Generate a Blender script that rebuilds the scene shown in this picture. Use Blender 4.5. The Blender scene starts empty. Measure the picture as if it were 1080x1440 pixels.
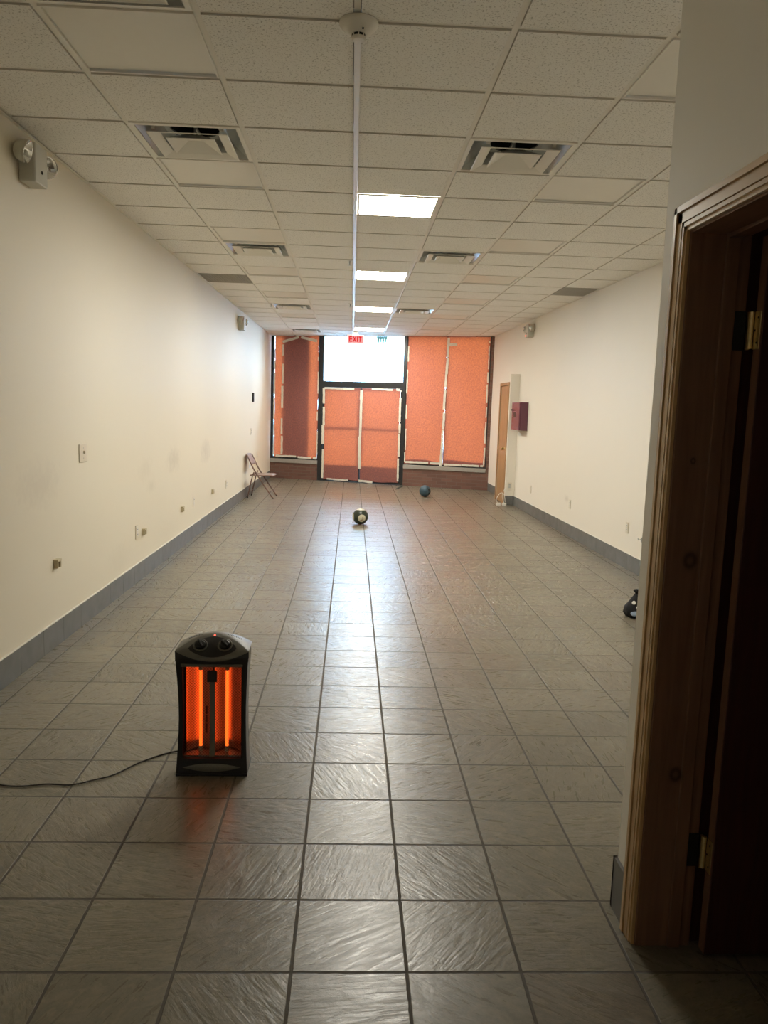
import bpy, bmesh, math, random
from math import sin, cos, pi, radians, sqrt, atan2
from mathutils import Vector, Matrix
random.seed(7)
scene = bpy.context.scene
COL = scene.collection
H = 3.037            # ceiling height
S = 0.6096           # ceiling module
GX, GY = -0.018, 3.209   # a ceiling grid crossing
T = 0.3264           # floor tile module
FX, FY = 0.1956, 2.0161  # a floor grout crossing

# ------------------------------------------------------------------ helpers
def link(o, parent=None):
    COL.objects.link(o)
    if parent is not None:
        o.parent = parent
    return o

def obj(name, bm, mat, parent=None, smooth=False, label=None):
    bmesh.ops.recalc_face_normals(bm, faces=bm.faces[:])
    me = bpy.data.meshes.new(name)
    bm.to_mesh(me); bm.free()
    mats = mat if isinstance(mat, (list, tuple)) else [mat]
    for m in mats:
        me.materials.append(m)
    if smooth:
        for p in me.polygons:
            p.use_smooth = True
    o = bpy.data.objects.new(name, me)
    link(o, parent)
    if label:
        o['label'] = label
    return o

def tag(o, label, cat, group=None, kind=None):
    o['label'] = label; o['category'] = cat
    if group: o['group'] = group
    if kind: o['kind'] = kind
    return o

def thing(name, label, cat, loc=(0, 0, 0), rot=(0, 0, 0), group=None):
    o = bpy.data.objects.new(name, None)
    o.empty_display_size = 0.05
    link(o)
    o.location = loc; o.rotation_euler = rot
    return tag(o, label, cat, group)

def struct(name, label=None, cat=None, loc=(0, 0, 0), rot=(0, 0, 0)):
    o = bpy.data.objects.new(name, None)
    o.empty_display_size = 0.05
    link(o); o.location = loc; o.rotation_euler = rot
    o['kind'] = 'structure'
    if label: o['label'] = label
    if cat: o['category'] = cat
    return o

def sobj(name, bm, mat, label, cat, smooth=False):
    o = obj(name, bm, mat, None, smooth)
    o['kind'] = 'structure'; o['label'] = label; o['category'] = cat
    return o

def box(bm, x0, x1, y0, y1, z0, z1, bevel=0.0, mi=0, seg=2):
    vs = [bm.verts.new((x, y, z)) for z in (z0, z1) for y in (y0, y1) for x in (x0, x1)]
    idx = [(0, 2, 3, 1), (4, 5, 7, 6), (0, 1, 5, 4), (2, 6, 7, 3), (0, 4, 6, 2), (1, 3, 7, 5)]
    fs = [bm.faces.new([vs[i] for i in f]) for f in idx]
    for f in fs: f.material_index = mi
    if bevel > 0:
        es = list({e for f in fs for e in f.edges})
        r = bmesh.ops.bevel(bm, geom=es, offset=bevel, segments=seg, profile=0.5, affect='EDGES')
        for f in r['faces']: f.material_index = mi
    return bm

def newbox(*a, **k):
    return box(bmesh.new(), *a, **k)

def prism(bm, pts, z0, z1, mi=0):
    lo = [bm.verts.new((p[0], p[1], z0)) for p in pts]
    hi = [bm.verts.new((p[0], p[1], z1)) for p in pts]
    n = len(pts)
    fs = [bm.faces.new(lo[::-1]), bm.faces.new(hi)]
    for i in range(n):
        fs.append(bm.faces.new((lo[i], lo[(i + 1) % n], hi[(i + 1) % n], hi[i])))
    for f in fs: f.material_index = mi
    return bm

def lathe(bm, prof, n=32, mi=0, M=None, caps=True):
    """prof: list of (r, h) from one end to the other; closed at r == 0."""
    rings = []
    for r, h in prof:
        if r < 1e-6:
            rings.append([bm.verts.new((0, 0, h))])
        else:
            rings.append([bm.verts.new((r * cos(2 * pi * k / n), r * sin(2 * pi * k / n), h)) for k in range(n)])
    fs = []
    for a, b in zip(rings[:-1], rings[1:]):
        if len(a) == 1 and len(b) == 1: continue
        for k in range(n):
            k2 = (k + 1) % n
            if len(a) == 1: fs.append(bm.faces.new((a[0], b[k], b[k2])))
            elif len(b) == 1: fs.append(bm.faces.new((a[k], b[0], a[k2])))
            else: fs.append(bm.faces.new((a[k], b[k], b[k2], a[k2])))
    if caps and len(rings[0]) > 1: fs.append(bm.faces.new(rings[0]))
    if caps and len(rings[-1]) > 1: fs.append(bm.faces.new(rings[-1][::-1]))
    for f in fs: f.material_index = mi
    if M is not None:
        bmesh.ops.transform(bm, matrix=M, verts=[v for r in rings for v in r])
    return bm

def tube(bm, pts, r, n=10, mi=0):
    pts = [Vector(p) for p in pts]
    rings = []
    up = Vector((0, 0, 1))
    for i, p in enumerate(pts):
        a = pts[max(i - 1, 0)]; b = pts[min(i + 1, len(pts) - 1)]
        d = (b - a).normalized()
        s = d.cross(up)
        if s.length < 1e-3: s = d.cross(Vector((0, 1, 0)))
        s.normalize(); t = d.cross(s).normalized()
        rr = r[i] if isinstance(r, (list, tuple)) else r
        rings.append([bm.verts.new(p + rr * (cos(2 * pi * k / n) * s + sin(2 * pi * k / n) * t)) for k in range(n)])
    for a, b in zip(rings[:-1], rings[1:]):
        for k in range(n):
            f = bm.faces.new((a[k], a[(k + 1) % n], b[(k + 1) % n], b[k])); f.material_index = mi
    bm.faces.new(rings[0][::-1]); bm.faces.new(rings[-1])
    return bm

def spline(pts, m=8):
    P = [Vector(p) for p in pts]
    out = []
    for i in range(len(P) - 1):
        p0 = P[max(i - 1, 0)]; p1 = P[i]; p2 = P[i + 1]; p3 = P[min(i + 2, len(P) - 1)]
        for k in range(m):
            t = k / m
            out.append(0.5 * ((2 * p1) + (p2 - p0) * t + (2 * p0 - 5 * p1 + 4 * p2 - p3) * t * t + (3 * p1 - p0 - 3 * p2 + p3) * t ** 3))
    out.append(P[-1])
    return out

def align(d, origin=(0, 0, 0)):
    d = Vector(d).normalized()
    return Matrix.Translation(origin) @ d.to_track_quat('Z', 'Y').to_matrix().to_4x4()

# ------------------------------------------------------------------ materials
class NT:
    def __init__(s, name):
        s.m = bpy.data.materials.new(name); s.m.use_nodes = True
        s.t = s.m.node_tree; s.n = s.t.nodes; s.n.clear()
        s.out = s.n.new('ShaderNodeOutputMaterial')
    def new(s, ty, **kw):
        n = s.n.new('ShaderNode' + ty)
        for k, v in kw.items(): setattr(n, k, v)
        return n
    def l(s, a, b): s.t.links.new(a, b)
    def put(s, sock, v):
        if isinstance(v, bpy.types.NodeSocket): s.l(v, sock)
        else: sock.default_value = v
    def math(s, op, a, b=0.0, c=None, clamp=False):
        n = s.new('Math', operation=op, use_clamp=clamp)
        s.put(n.inputs[0], a); s.put(n.inputs[1], b)
        if c is not None: s.put(n.inputs[2], c)
        return n.outputs[0]
    def vmath(s, op, a, b=None):
        n = s.new('VectorMath', operation=op)
        s.put(n.inputs[0], a)
        if b is not None: s.put(n.inputs[1], b)
        return n.outputs['Value'] if op in ('DISTANCE', 'LENGTH', 'DOT_PRODUCT') else n.outputs[0]
    def obj(s): return s.new('TexCoord').outputs['Object']
    def noise(s, vec, scale=5, detail=4, rough=0.5, dist=0.0):
        n = s.new('TexNoise'); s.put(n.inputs['Vector'], vec)
        n.inputs['Scale'].default_value = scale; n.inputs['Detail'].default_value = detail
        n.inputs['Roughness'].default_value = rough; n.inputs['Distortion'].default_value = dist
        return n.outputs['Fac']
    def ramp(s, fac, stops):
        n = s.new('ValToRGB'); s.l(fac, n.inputs[0])
        e = n.color_ramp.elements
        while len(e) < len(stops): e.new(0.5)
        for q, (p, c) in zip(e, stops):
            q.position = p; q.color = tuple(c) + (1,) if len(c) == 3 else c
        return n.outputs[0]
    def maprange(s, v, a, b, c=0.0, d=1.0):
        n = s.new('MapRange'); s.put(n.inputs[0], v)
        for i, q in zip((1, 2, 3, 4), (a, b, c, d)): n.inputs[i].default_value = q
        return n.outputs[0]
    def mix(s, fac, a, b, mode='MIX'):
        n = s.new('Mix', data_type='RGBA', blend_type=mode)
        s.put(n.inputs[0], fac)
        for i, v in ((6, a), (7, b)):
            if isinstance(v, tuple) and len(v) == 3: v = v + (1,)
            s.put(n.inputs[i], v)
        return n.outputs[2]
    def bsdf(s, color, rough=0.5, metal=0.0, spec=0.5, bump=None, bstr=0.3, bdist=0.01, emis=None, estr=0.0):
        b = s.new('BsdfPrincipled')
        if isinstance(color, tuple) and len(color) == 3: color = color + (1,)
        s.put(b.inputs['Base Color'], color); s.put(b.inputs['Roughness'], rough)
        s.put(b.inputs['Metallic'], metal); b.inputs['Specular IOR Level'].default_value = spec
        if bump is not None:
            n = s.new('Bump'); n.inputs['Strength'].default_value = bstr; n.inputs['Distance'].default_value = bdist
            s.l(bump, n.inputs['Height']); s.l(n.outputs[0], b.inputs['Normal'])
        if emis is not None:
            b.inputs['Emission Color'].default_value = emis + (1,); b.inputs['Emission Strength'].default_value = estr
        s.l(b.outputs[0], s.out.inputs[0])
        return b

def simple(name, col, rough=0.5, metal=0.0, spec=0.5, var=0.08, scale=20, bump=0.0):
    t = NT(name); o = t.obj()
    n = t.noise(o, scale, 4)
    c = t.mix(n, tuple(x * (1 - var) for x in col), tuple(min(1, x * (1 + var)) for x in col))
    t.bsdf(c, rough, metal, spec, n if bump else None, bump, 0.004)
    return t.m

def emit(name, col, strength):
    t = NT(name); e = t.new('Emission'); e.inputs[0].default_value = col + (1,); e.inputs[1].default_value = strength
    t.l(e.outputs[0], t.out.inputs[0]); return t.m

def mat_floor():
    t = NT('slate_look_tile'); o = t.obj()
    sep = t.new('SeparateXYZ'); t.l(o, sep.inputs[0])
    u = t.math('DIVIDE', t.math('SUBTRACT', sep.outputs[0], FX), T)
    v = t.math('DIVIDE', t.math('SUBTRACT', sep.outputs[1], FY), T)
    iu, iv = t.math('FLOOR', u), t.math('FLOOR', v)
    fu, fv = t.math('SUBTRACT', u, iu), t.math('SUBTRACT', v, iv)
    cid = t.new('CombineXYZ'); t.l(iu, cid.inputs[0]); t.l(iv, cid.inputs[1])
    wn = t.new('TexWhiteNoise', noise_dimensions='2D'); t.l(cid.outputs[0], wn.inputs['Vector'])
    rnd = wn.outputs['Value']; rc = t.new('SeparateColor'); t.l(wn.outputs['Color'], rc.inputs[0])
    # distance to the tile edge, slightly ragged
    du = t.math('MINIMUM', fu, t.math('SUBTRACT', 1.0, fu))
    dv = t.math('MINIMUM', fv, t.math('SUBTRACT', 1.0, fv))
    ed = t.math('MINIMUM', du, dv)
    rag = t.math('MULTIPLY', t.math('SUBTRACT', t.noise(o, 45, 3), 0.5), 0.012)
    ed = t.math('ADD', ed, rag)
    grout = t.maprange(ed, 0.011, 0.017, 1.0, 0.0)
    # each tile gets its own rotated, shifted patch of cleft stone
    cen = t.new('CombineXYZ'); t.l(t.math('SUBTRACT', fu, 0.5), cen.inputs[0]); t.l(t.math('SUBTRACT', fv, 0.5), cen.inputs[1])
    rot = t.new('VectorRotate', rotation_type='Z_AXIS'); t.l(cen.outputs[0], rot.inputs['Vector'])
    t.l(t.math('MULTIPLY', rc.outputs[0], 6.283), rot.inputs['Angle'])
    sh = t.new('CombineXYZ'); t.l(t.math('MULTIPLY', rc.outputs[1], 40.0), sh.inputs[0]); t.l(t.math('MULTIPLY', rc.outputs[2], 40.0), sh.inputs[1])
    p = t.vmath('ADD', rot.outputs[0], sh.outputs[0])
    st = t.vmath('MULTIPLY', p, (1.0, 3.2, 1.0))
    big = t.noise(t.vmath('MULTIPLY', p, (1.0, 1.9, 1.0)), 2.3, 4, 0.52, 1.1)
    ter = t.new('Math', operation='SNAP'); t.l(big, ter.inputs[0]); ter.inputs[1].default_value = 0.060
    terr = t.mix(0.72, big, ter.outputs[0])
    fine = t.noise(t.vmath('MULTIPLY', p, (1.0, 7.0, 1.0)), 3.2, 3, 0.5, 0.6)
    grit = t.noise(p, 60, 2, 0.5)
    chunk = t.noise(t.vmath('MULTIPLY', p, (1.0, 1.35, 1.0)), 3.4, 5, 0.56, 1.6)
    cs = t.new('Math', operation='SNAP'); t.l(chunk, cs.inputs[0]); cs.inputs[1].default_value = 0.075
    cm = t.maprange(rc.outputs[2], 0.30, 0.62, 0.05, 0.42)
    terr = t.math('ADD', terr, t.math('MULTIPLY', cs.outputs[0], cm))
    hgt = t.math('ADD', t.math('MULTIPLY', terr, 1.0), t.math('ADD', t.math('MULTIPLY', fine, 0.19), t.math('MULTIPLY', grit, 0.004)))
    hgt = t.math('SUBTRACT', hgt, t.math('MULTIPLY', grout, 0.35))
    c1 = t.mix(rnd, (0.158, 0.139, 0.100), (0.235, 0.209, 0.154))
    c1 = t.mix(t.maprange(rc.outputs[1], 0.72, 1.0, 0.0, 0.55), c1, (0.20, 0.155, 0.118))
    c1 = t.mix(t.math('MULTIPLY', fine, 0.40), c1, (0.098, 0.090, 0.070))
    c1 = t.mix(t.maprange(t.noise(p, 26, 4, 0.65), 0.42, 0.68, 0.0, 0.42), c1, (0.085, 0.074, 0.054))
    c1 = t.mix(t.maprange(chunk, 0.50, 0.62, 0.0, 0.45), c1, (0.255, 0.225, 0.155))
    c1 = t.mix(t.maprange(big, 0.52, 0.75, 0.0, 0.5), c1, (0.245, 0.222, 0.172))
    col = t.mix(grout, c1, (0.088, 0.077, 0.060))
    ro = t.math('ADD', t.maprange(fine, 0.3, 0.7, 0.25, 0.37), t.math('MULTIPLY', grout, 0.5))
    t.bsdf(col, ro, 0, 0.5, hgt, 0.50, 0.012)
    return t.m

def mat_ceiling():
    t = NT('fissured_ceiling_tile'); o = t.obj()
    a = t.noise(o, 105, 3, 0.6); b = t.noise(o, 230, 2, 0.5)
    pit = t.math('MAXIMUM', t.maprange(a, 0.575, 0.64), t.math('MULTIPLY', t.maprange(b, 0.62, 0.70), 0.7))
    lo = t.noise(o, 1.1, 2)
    base = t.mix(lo, (0.87, 0.862, 0.825), (0.90, 0.892, 0.855))
    col = t.mix(t.math('MULTIPLY', pit, 0.65), base, (0.33, 0.31, 0.275))
    t.bsdf(col, 0.85, 0, 0.2, pit, -0.35, 0.003)
    return t.m

def mat_wall(name, stains=(), base=(0.745, 0.685, 0.56)):
    t = NT(name); o = t.obj()
    n = t.noise(o, 0.9, 3); f = t.noise(o, 140, 2)
    col = t.mix(n, tuple(x * 0.975 for x in base), tuple(x * 1.02 for x in base))
    ng = t.noise(o, 14, 5, 0.65)
    for (p, r, st, c) in stains:
        d = t.vmath('DISTANCE', t.vmath('MULTIPLY', o, (1, 0.55, 1.3)), (p[0], p[1] * 0.55, p[2] * 1.3))
        d = t.math('ADD', d, t.math('MULTIPLY', t.math('SUBTRACT', ng, 0.5), r * 1.6))
        col = t.mix(t.maprange(d, r * 0.15, r, st, 0.0), col, c)
    t.bsdf(col, 0.60, 0, 0.25, f, 0.10, 0.002)
    return t.m

def mat_brick():
    t = NT('brown_brick'); o = t.obj()
    sep = t.new('SeparateXYZ'); t.l(o, sep.inputs[0])
    c = t.new('CombineXYZ'); t.l(t.math('ADD', sep.outputs[0], sep.outputs[1]), c.inputs[0]); t.l(sep.outputs[2], c.inputs[1])
    b = t.new('TexBrick'); t.l(c.outputs[0], b.inputs['Vector'])
    b.inputs['Scale'].default_value = 1.0
    b.inputs['Brick Width'].default_value = 0.205; b.inputs['Row Height'].default_value = 0.067
    b.inputs['Mortar Size'].default_value = 0.006; b.inputs['Mortar Smooth'].default_value = 0.3; b.inputs['Bias'].default_value = 0.0
    b.inputs['Color1'].default_value = (0.235, 0.120, 0.092, 1); b.inputs['Color2'].default_value = (0.155, 0.082, 0.066, 1)
    b.inputs['Mortar'].default_value = (0.20, 0.155, 0.125, 1)
    n = t.noise(o, 55, 4)
    col = t.mix(t.math('MULTIPLY', n, 0.5), b.outputs['Color'], (0.13, 0.07, 0.055))
    hh = t.math('ADD', t.math('MULTIPLY', b.outputs['Fac'], -1.0), t.math('MULTIPLY', n, 0.25))
    t.bsdf(col, 0.75, 0, 0.3, hh, 0.5, 0.006)
    return t.m

def mat_wood(name, dark, light, axis=2, rough=0.35, knots=(), scale=1.0):
    t = NT(name); o = t.obj()
    sc = [26.0 * scale] * 3; sc[axis] = 1.6 * scale
    st = t.vmath('MULTIPLY', o, tuple(sc))
    n = t.noise(st, 1.0, 5, 0.6, 1.2); n2 = t.noise(o, 3.0, 3)
    col = t.mix(t.maprange(n, 0.3, 0.7), dark, light)
    col = t.mix(t.math('MULTIPLY', n2, 0.35), col, tuple(x * 0.75 for x in dark))
    for (p, r) in knots:
        d = t.vmath('DISTANCE', t.vmath('MULTIPLY', o, (1, 1, 0.8)), (p[0], p[1], p[2] * 0.8))
        d = t.math('ADD', d, t.math('MULTIPLY', n2, r * 0.2))
        ring = t.math('SINE', t.math('MULTIPLY', d, 9.0 / r))
        k = t.maprange(d, r * 0.5, r, 0.85, 0.0)
        col = t.mix(k, col, t.mix(t.maprange(ring, -1, 1), tuple(x * 0.25 for x in dark), tuple(x * 0.6 for x in light)))
    t.bsdf(col, rough, 0, 0.5, n, 0.06, 0.003)
    return t.m

def mat_paper():
    t = NT('red_rosin_paper'); o = t.obj()
    n = t.noise(o, 40, 3, 0.7); m = t.noise(o, 2.0, 3)
    fac = t.maprange(n, 0.36, 0.64)
    tr = t.mix(fac, (0.084, 0.0088, 0.0020), (0.265, 0.049, 0.0110))
    tr = t.mix(t.maprange(m, 0.35, 0.7, 0.0, 0.25), tr, (0.100, 0.0120, 0.0035))
    df = t.mix(n, (0.25, 0.105, 0.095), (0.31, 0.135, 0.12))
    a = t.new('BsdfDiffuse'); t.l(df, a.inputs[0]); b = t.new('BsdfTranslucent'); t.l(tr, b.inputs[0])
    ad = t.new('AddShader'); t.l(a.outputs[0], ad.inputs[0]); t.l(b.outputs[0], ad.inputs[1])
    t.l(ad.outputs[0], t.out.inputs[0])
    return t.m

def mat_glass():
    t = NT('clear_window_glass')
    f = t.new('Fresnel'); f.inputs[0].default_value = 1.5
    a = t.new('BsdfTransparent'); a.inputs[0].default_value = (0.92, 0.95, 0.95, 1)
    g = t.new('BsdfGlossy'); g.inputs['Roughness'].default_value = 0.02
    m = t.new('MixShader'); t.l(f.outputs[0], m.inputs[0]); t.l(a.outputs[0], m.inputs[1]); t.l(g.outputs[0], m.inputs[2])
    t.l(m.outputs[0], t.out.inputs[0]); return t.m

M_FLOOR = mat_floor(); M_CEIL = mat_ceiling()
M_GRID = simple('white_painted_metal', (0.82, 0.80, 0.74), 0.45, 0, 0.4, 0.02)
M_WALL_L = mat_wall('cream_wall_paint_left', [((-1.83, 8.2, 0.98), 0.20, 0.28, (0.42, 0.37, 0.30)), ((-1.815, 9.9, 0.98), 0.22, 0.30, (0.42, 0.37, 0.30)),
    ((-1.84, 7.1, 0.96), 0.16, 0.14, (0.45, 0.38, 0.30)), ((-1.86, 4.75, 1.06), 0.22, 0.18, (0.40, 0.34, 0.28)), ((-1.78, 13.6, 0.62), 0.16, 0.30, (0.50, 0.45, 0.40)),
    ((-1.84, 6.3, 0.30), 0.2, 0.10, (0.45, 0.38, 0.30)), ((-1.84, 7.3, 0.80), 0.10, 0.20, (0.46, 0.40, 0.30))])
M_WALL = mat_wall('cream_wall_paint', [((2.852, 10.15, 0.47), 0.07, 0.35, (0.45, 0.40, 0.33))], base=(0.785, 0.74, 0.655))
M_WALL_P = mat_wall('lightened_wall_paint', base=(0.87, 0.85, 0.79))  # wall colour lightened to make up for the dim light near the camera
M_BRICK = mat_brick()
M_SLATE = simple('grey_slate_base_tile', (0.155, 0.155, 0.148), 0.45, 0, 0.4, 0.35, 9, 0.15)
M_CAULK = simple('pale_caulk', (0.70, 0.68, 0.62), 0.6)
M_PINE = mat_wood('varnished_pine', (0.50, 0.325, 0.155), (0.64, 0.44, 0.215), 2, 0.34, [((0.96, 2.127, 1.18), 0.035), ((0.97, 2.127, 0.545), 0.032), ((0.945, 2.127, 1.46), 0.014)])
M_JAMB = mat_wood('shade_dark_pine', (0.17, 0.085, 0.050), (0.27, 0.145, 0.085), 2, 0.4, [((0.96, 2.127, 1.18), 0.035), ((0.97, 2.127, 0.545), 0.032), ((0.945, 2.127, 1.46), 0.014)])  # pine darkened in its colour to stand for the unlit jambs
M_JAMB_Y = mat_wood('shade_dark_pine_head', (0.17, 0.085, 0.050), (0.27, 0.145, 0.085), 1, 0.4)
M_PINE_Y = mat_wood('varnished_pine_head', (0.50, 0.325, 0.155), (0.64, 0.44, 0.215), 1, 0.34)
M_DOORRED = mat_wood('dark_mahogany', (0.045, 0.014, 0.012), (0.085, 0.026, 0.02), 2, 0.4)
M_OAK = mat_wood('honey_oak', (0.36, 0.20, 0.085), (0.50, 0.30, 0.14), 2, 0.4)
M_BRASS = simple('aged_brass', (0.74, 0.60, 0.33), 0.32, 1.0, 0.5, 0.25, 60)
M_BRONZE = simple('dark_bronze_aluminium', (0.020, 0.021, 0.023), 0.40, 0.0, 0.5, 0.2)
M_GLASS = mat_glass(); M_PAPER = mat_paper()
M_TAPE = simple('cream_masking_tape', (0.74, 0.70, 0.60), 0.6, 0, 0.3, 0.10, 25)
M_CONC = simple('concrete_sill', (0.36, 0.34, 0.31), 0.8, 0, 0.2, 0.12)
M_WHITE = simple('white_plastic', (0.78, 0.76, 0.70), 0.35, 0, 0.5, 0.02)
M_CASE = simple('dimmed_white_plastic', (0.52, 0.51, 0.44), 0.4, 0, 0.5, 0.03)  # white plastic greyed to stand for the dim light on it
M_BEIGE = simple('beige_plastic', (0.50, 0.43, 0.28), 0.4, 0, 0.5, 0.05)
M_PLATE = simple('ivory_plastic', (0.69, 0.635, 0.52), 0.35, 0, 0.5, 0.02)
M_BLACK = simple('black_plastic', (0.012, 0.012, 0.013), 0.38, 0, 0.5, 0.2)
M_BLACKG = simple('dark_grey_moulded_plastic', (0.150, 0.143, 0.120), 0.45, 0, 0.5, 0.15, 120, 0.1)
M_DARK = simple('dark_void', (0.008, 0.010, 0.010), 0.8)
M_CHROME = simple('chrome', (0.80, 0.80, 0.78), 0.12, 1.0, 0.5, 0.02)
M_STEEL = simple('galvanised_steel', (0.45, 0.47, 0.46), 0.35, 0.7, 0.5, 0.1)
M_STEELD = simple('tarnished_steel', (0.03, 0.03, 0.028), 0.5, 0.5)
M_REFL = simple('bright_reflector', (0.74, 0.50, 0.40), 0.30, 1.0, 0.5, 0.02)
M_LAMP = emit('lit_panel', (1.0, 0.95, 0.83), 66.0)
M_TUBE = emit('glowing_quartz', (1.0, 0.100, 0.010), 2.4)
M_GREYT = simple('grey_return_grille', (0.50, 0.48, 0.44), 0.8, 0, 0.2, 0.3, 90)
M_SMOOTH = simple('smooth_white_panel', (0.79, 0.765, 0.70), 0.4, 0, 0.4, 0.02)
M_PURPLE = simple('maroon_enamel', (0.125, 0.036, 0.062), 0.22, 0, 0.5, 0.06)
M_CHAIR = simple('brown_enamelled_steel', (0.16, 0.095, 0.075), 0.40, 0.2, 0.5, 0.1)
M_SEAT = simple('tan_enamelled_steel', (0.30, 0.205, 0.165), 0.40, 0.1, 0.5, 0.08)
M_GREEN = simple('dark_green_rubber', (0.022, 0.032, 0.020), 0.38, 0, 0.5, 0.4, 30)
M_CREAM = simple('cream_print', (0.62, 0.58, 0.44), 0.5, 0, 0.4, 0.08)
M_BROWNM = simple('brown_print', (0.22, 0.11, 0.05), 0.5)
M_BLUE = simple('slate_blue_rubber', (0.055, 0.095, 0.125), 0.55, 0, 0.4, 0.25, 25, 0.1)
M_PALEBLUE = simple('pale_blue_plastic', (0.42, 0.54, 0.72), 0.45, 0, 0.4, 0.2, 30)
M_CORD = simple('dark_brown_cord', (0.020, 0.013, 0.010), 0.5)
M_LED = emit('red_indicator', (1.0, 0.10, 0.06), 2.5)
M_EXITF = emit('exit_sign_face', (1.0, 0.40, 0.38), 0.72)
M_EXITL = emit('exit_sign_letters', (1.0, 0.015, 0.015), 0.68)
M_TEAL = simple('dark_teal_rubber', (0.03, 0.06, 0.06), 0.5)
M_SHADEBOARD = simple('brown_shade_board', (0.25, 0.17, 0.11), 0.9)
M_PAVE = simple('pale_pavement', (0.42, 0.41, 0.39), 0.9, 0, 0.2, 0.12, 2)
M_CYAN = simple('pale_cyan_reflection', (0.30, 0.80, 0.84), 0.5)

# ------------------------------------------------------------------ frames of the walls
SFP = Vector((0.37, 16.43, 0)); SFA = -math.atan(0.346)
SD = Vector((cos(SFA), sin(SFA), 0)); SN = Vector((-sin(SFA), cos(SFA), 0))      # along the shop front, and out to the street
def SF(u, v, z): return SFP + SD * u + SN * v + Vector((0, 0, z))
def xl(y): return -1.865 + (y - 4.3) * 0.0085
def xr(y): return 2.905 - (y - 7.5) * 0.0185
AL = math.atan(0.0085); AR = math.atan(0.0185)
def on_left(y, z): return (xl(y), y, z), (0, 0, -pi / 2 - AL)      # local +y looks into the room, local +x away from the camera
def on_right(y, z): return (xr(y), y, z), (0, 0, pi / 2 + AR)      # local +y looks into the room, local +x towards ... the street
def clip_front(bm, v=0.0):
    bmesh.ops.bisect_plane(bm, geom=bm.verts[:] + bm.edges[:] + bm.faces[:], plane_co=SF(0, v, 0), plane_no=SN, clear_outer=True)

# ------------------------------------------------------------------ room shell
bm = bmesh.new()
vs = [bm.verts.new(p) for p in ((-2.0, -2.1, 0), (3.1, -2.1, 0), (3.1, 18, 0), (-2.0, 18, 0))]
bm.faces.new(vs); clip_front(bm, 0.08)
r = bmesh.ops.extrude_face_region(bm, geom=bm.faces[:])
bmesh.ops.translate(bm, vec=(0, 0, -0.1), verts=[e for e in r['geom'] if isinstance(e, bmesh.types.BMVert)])
sobj('floor', bm, M_FLOOR, 'grey brown slate look tile floor of the long empty room', 'floor')

bm = bmesh.new(); box(bm, -14, 14, 15.0, 40, -0.16, -0.11)
bmesh.ops.bisect_plane(bm, geom=bm.verts[:] + bm.edges[:] + bm.faces[:], plane_co=SF(0, 0.085, 0), plane_no=SN, clear_inner=True)
sobj('ground', bm, M_PAVE, 'pale pavement outside the shop front', 'ground')

bm = bmesh.new(); prism(bm, [(xl(-2.1), -2.1), (xl(17.8), 17.8), (xl(17.8) - .12, 17.8), (xl(-2.1) - .12, -2.1)], 0, H + 0.15); clip_front(bm, 0.1)
sobj('wall_left', bm, M_WALL_L, 'long cream painted wall on the left', 'wall')
bm = bmesh.new(); prism(bm, [(xr(2.2), 2.2), (xr(16.2), 16.2), (xr(16.2) + .12, 16.2), (xr(2.2) + .12, 2.2)], 0, H + 0.15); clip_front(bm, 0.1)
sobj('wall_right', bm, M_WALL, 'long cream painted wall on the right', 'wall')
sobj('wall_rear', newbox(-2.1, 1.0, -0.60, -0.50, 0, H + 0.15), M_WALL_P, 'white wall behind the camera', 'wall')  # unseen wall, set close behind the camera to bounce light forward
# partition at the right of the camera with a doorway, and the cross wall behind it
PX = 0.89; PT = 0.165; DY0, DY1, DZ = 1.317, 2.127, 2.066
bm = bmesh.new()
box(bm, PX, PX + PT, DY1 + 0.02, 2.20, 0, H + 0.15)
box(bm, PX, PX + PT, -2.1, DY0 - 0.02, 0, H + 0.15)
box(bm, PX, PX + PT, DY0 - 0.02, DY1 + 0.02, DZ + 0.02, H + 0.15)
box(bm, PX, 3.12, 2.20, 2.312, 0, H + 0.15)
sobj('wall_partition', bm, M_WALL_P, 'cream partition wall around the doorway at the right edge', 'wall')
bm = bmesh.new()
box(bm, PX + PT, 3.0, -0.4, -0.3, 0, H); box(bm, 2.9, 3.0, -0.3, 2.2, 0, H); 
sobj('wall_side_room', bm, M_WALL, 'walls of the dark side room behind the doorway', 'wall')

# ceiling: grid and lay-in tiles as one mesh, with openings for fittings
VENTS = [(-2, -1), (-2, 2), (-2, 7), (-2, 14), (-2, 20), (1, 2), (1, 7), (1, 14)]
LIGHTS = [(0, 4), (0, 9), (0, 14), (0, 19)]
PANELS = [(-2, 0), (-2, 3), (-2, 6), (-2, 9), (-2, 12), (-2, 16), (2, 0), (2, 3), (2, 6), (2, 9), (2, 12), (2, 15), (2, 18)]
GRILLES = [(-3, 10), (4, 10)]
OPEN = set(VENTS + LIGHTS + PANELS + GRILLES)
bm = bmesh.new()
J0, J1, I0, I1 = -9, 24, -4, 5
G = 0.0155
for i in range(I0, I1):
    for j in range(J0, J1):
        x0, y0 = GX + i * S, GY + j * S
        if (i, j) in OPEN: continue
        a, b, c, d = x0 + G, x0 + S - G, y0 + G, y0 + S - G
        lo = [bm.verts.new((x, y, H)) for x, y in ((a, c), (b, c), (b, d), (a, d))]
        hi = [bm.verts.new((x, y, H + 0.016)) for x, y in ((a - .001, c - .001), (b + .001, c - .001), (b + .001, d + .001), (a - .001, d + .001))]
        bm.faces.new(lo)
        for k in range(4): bm.faces.new((lo[k], lo[(k + 1) % 4], hi[(k + 1) % 4], hi[k])).material_index = 2
        bm.faces.new(hi)
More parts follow.
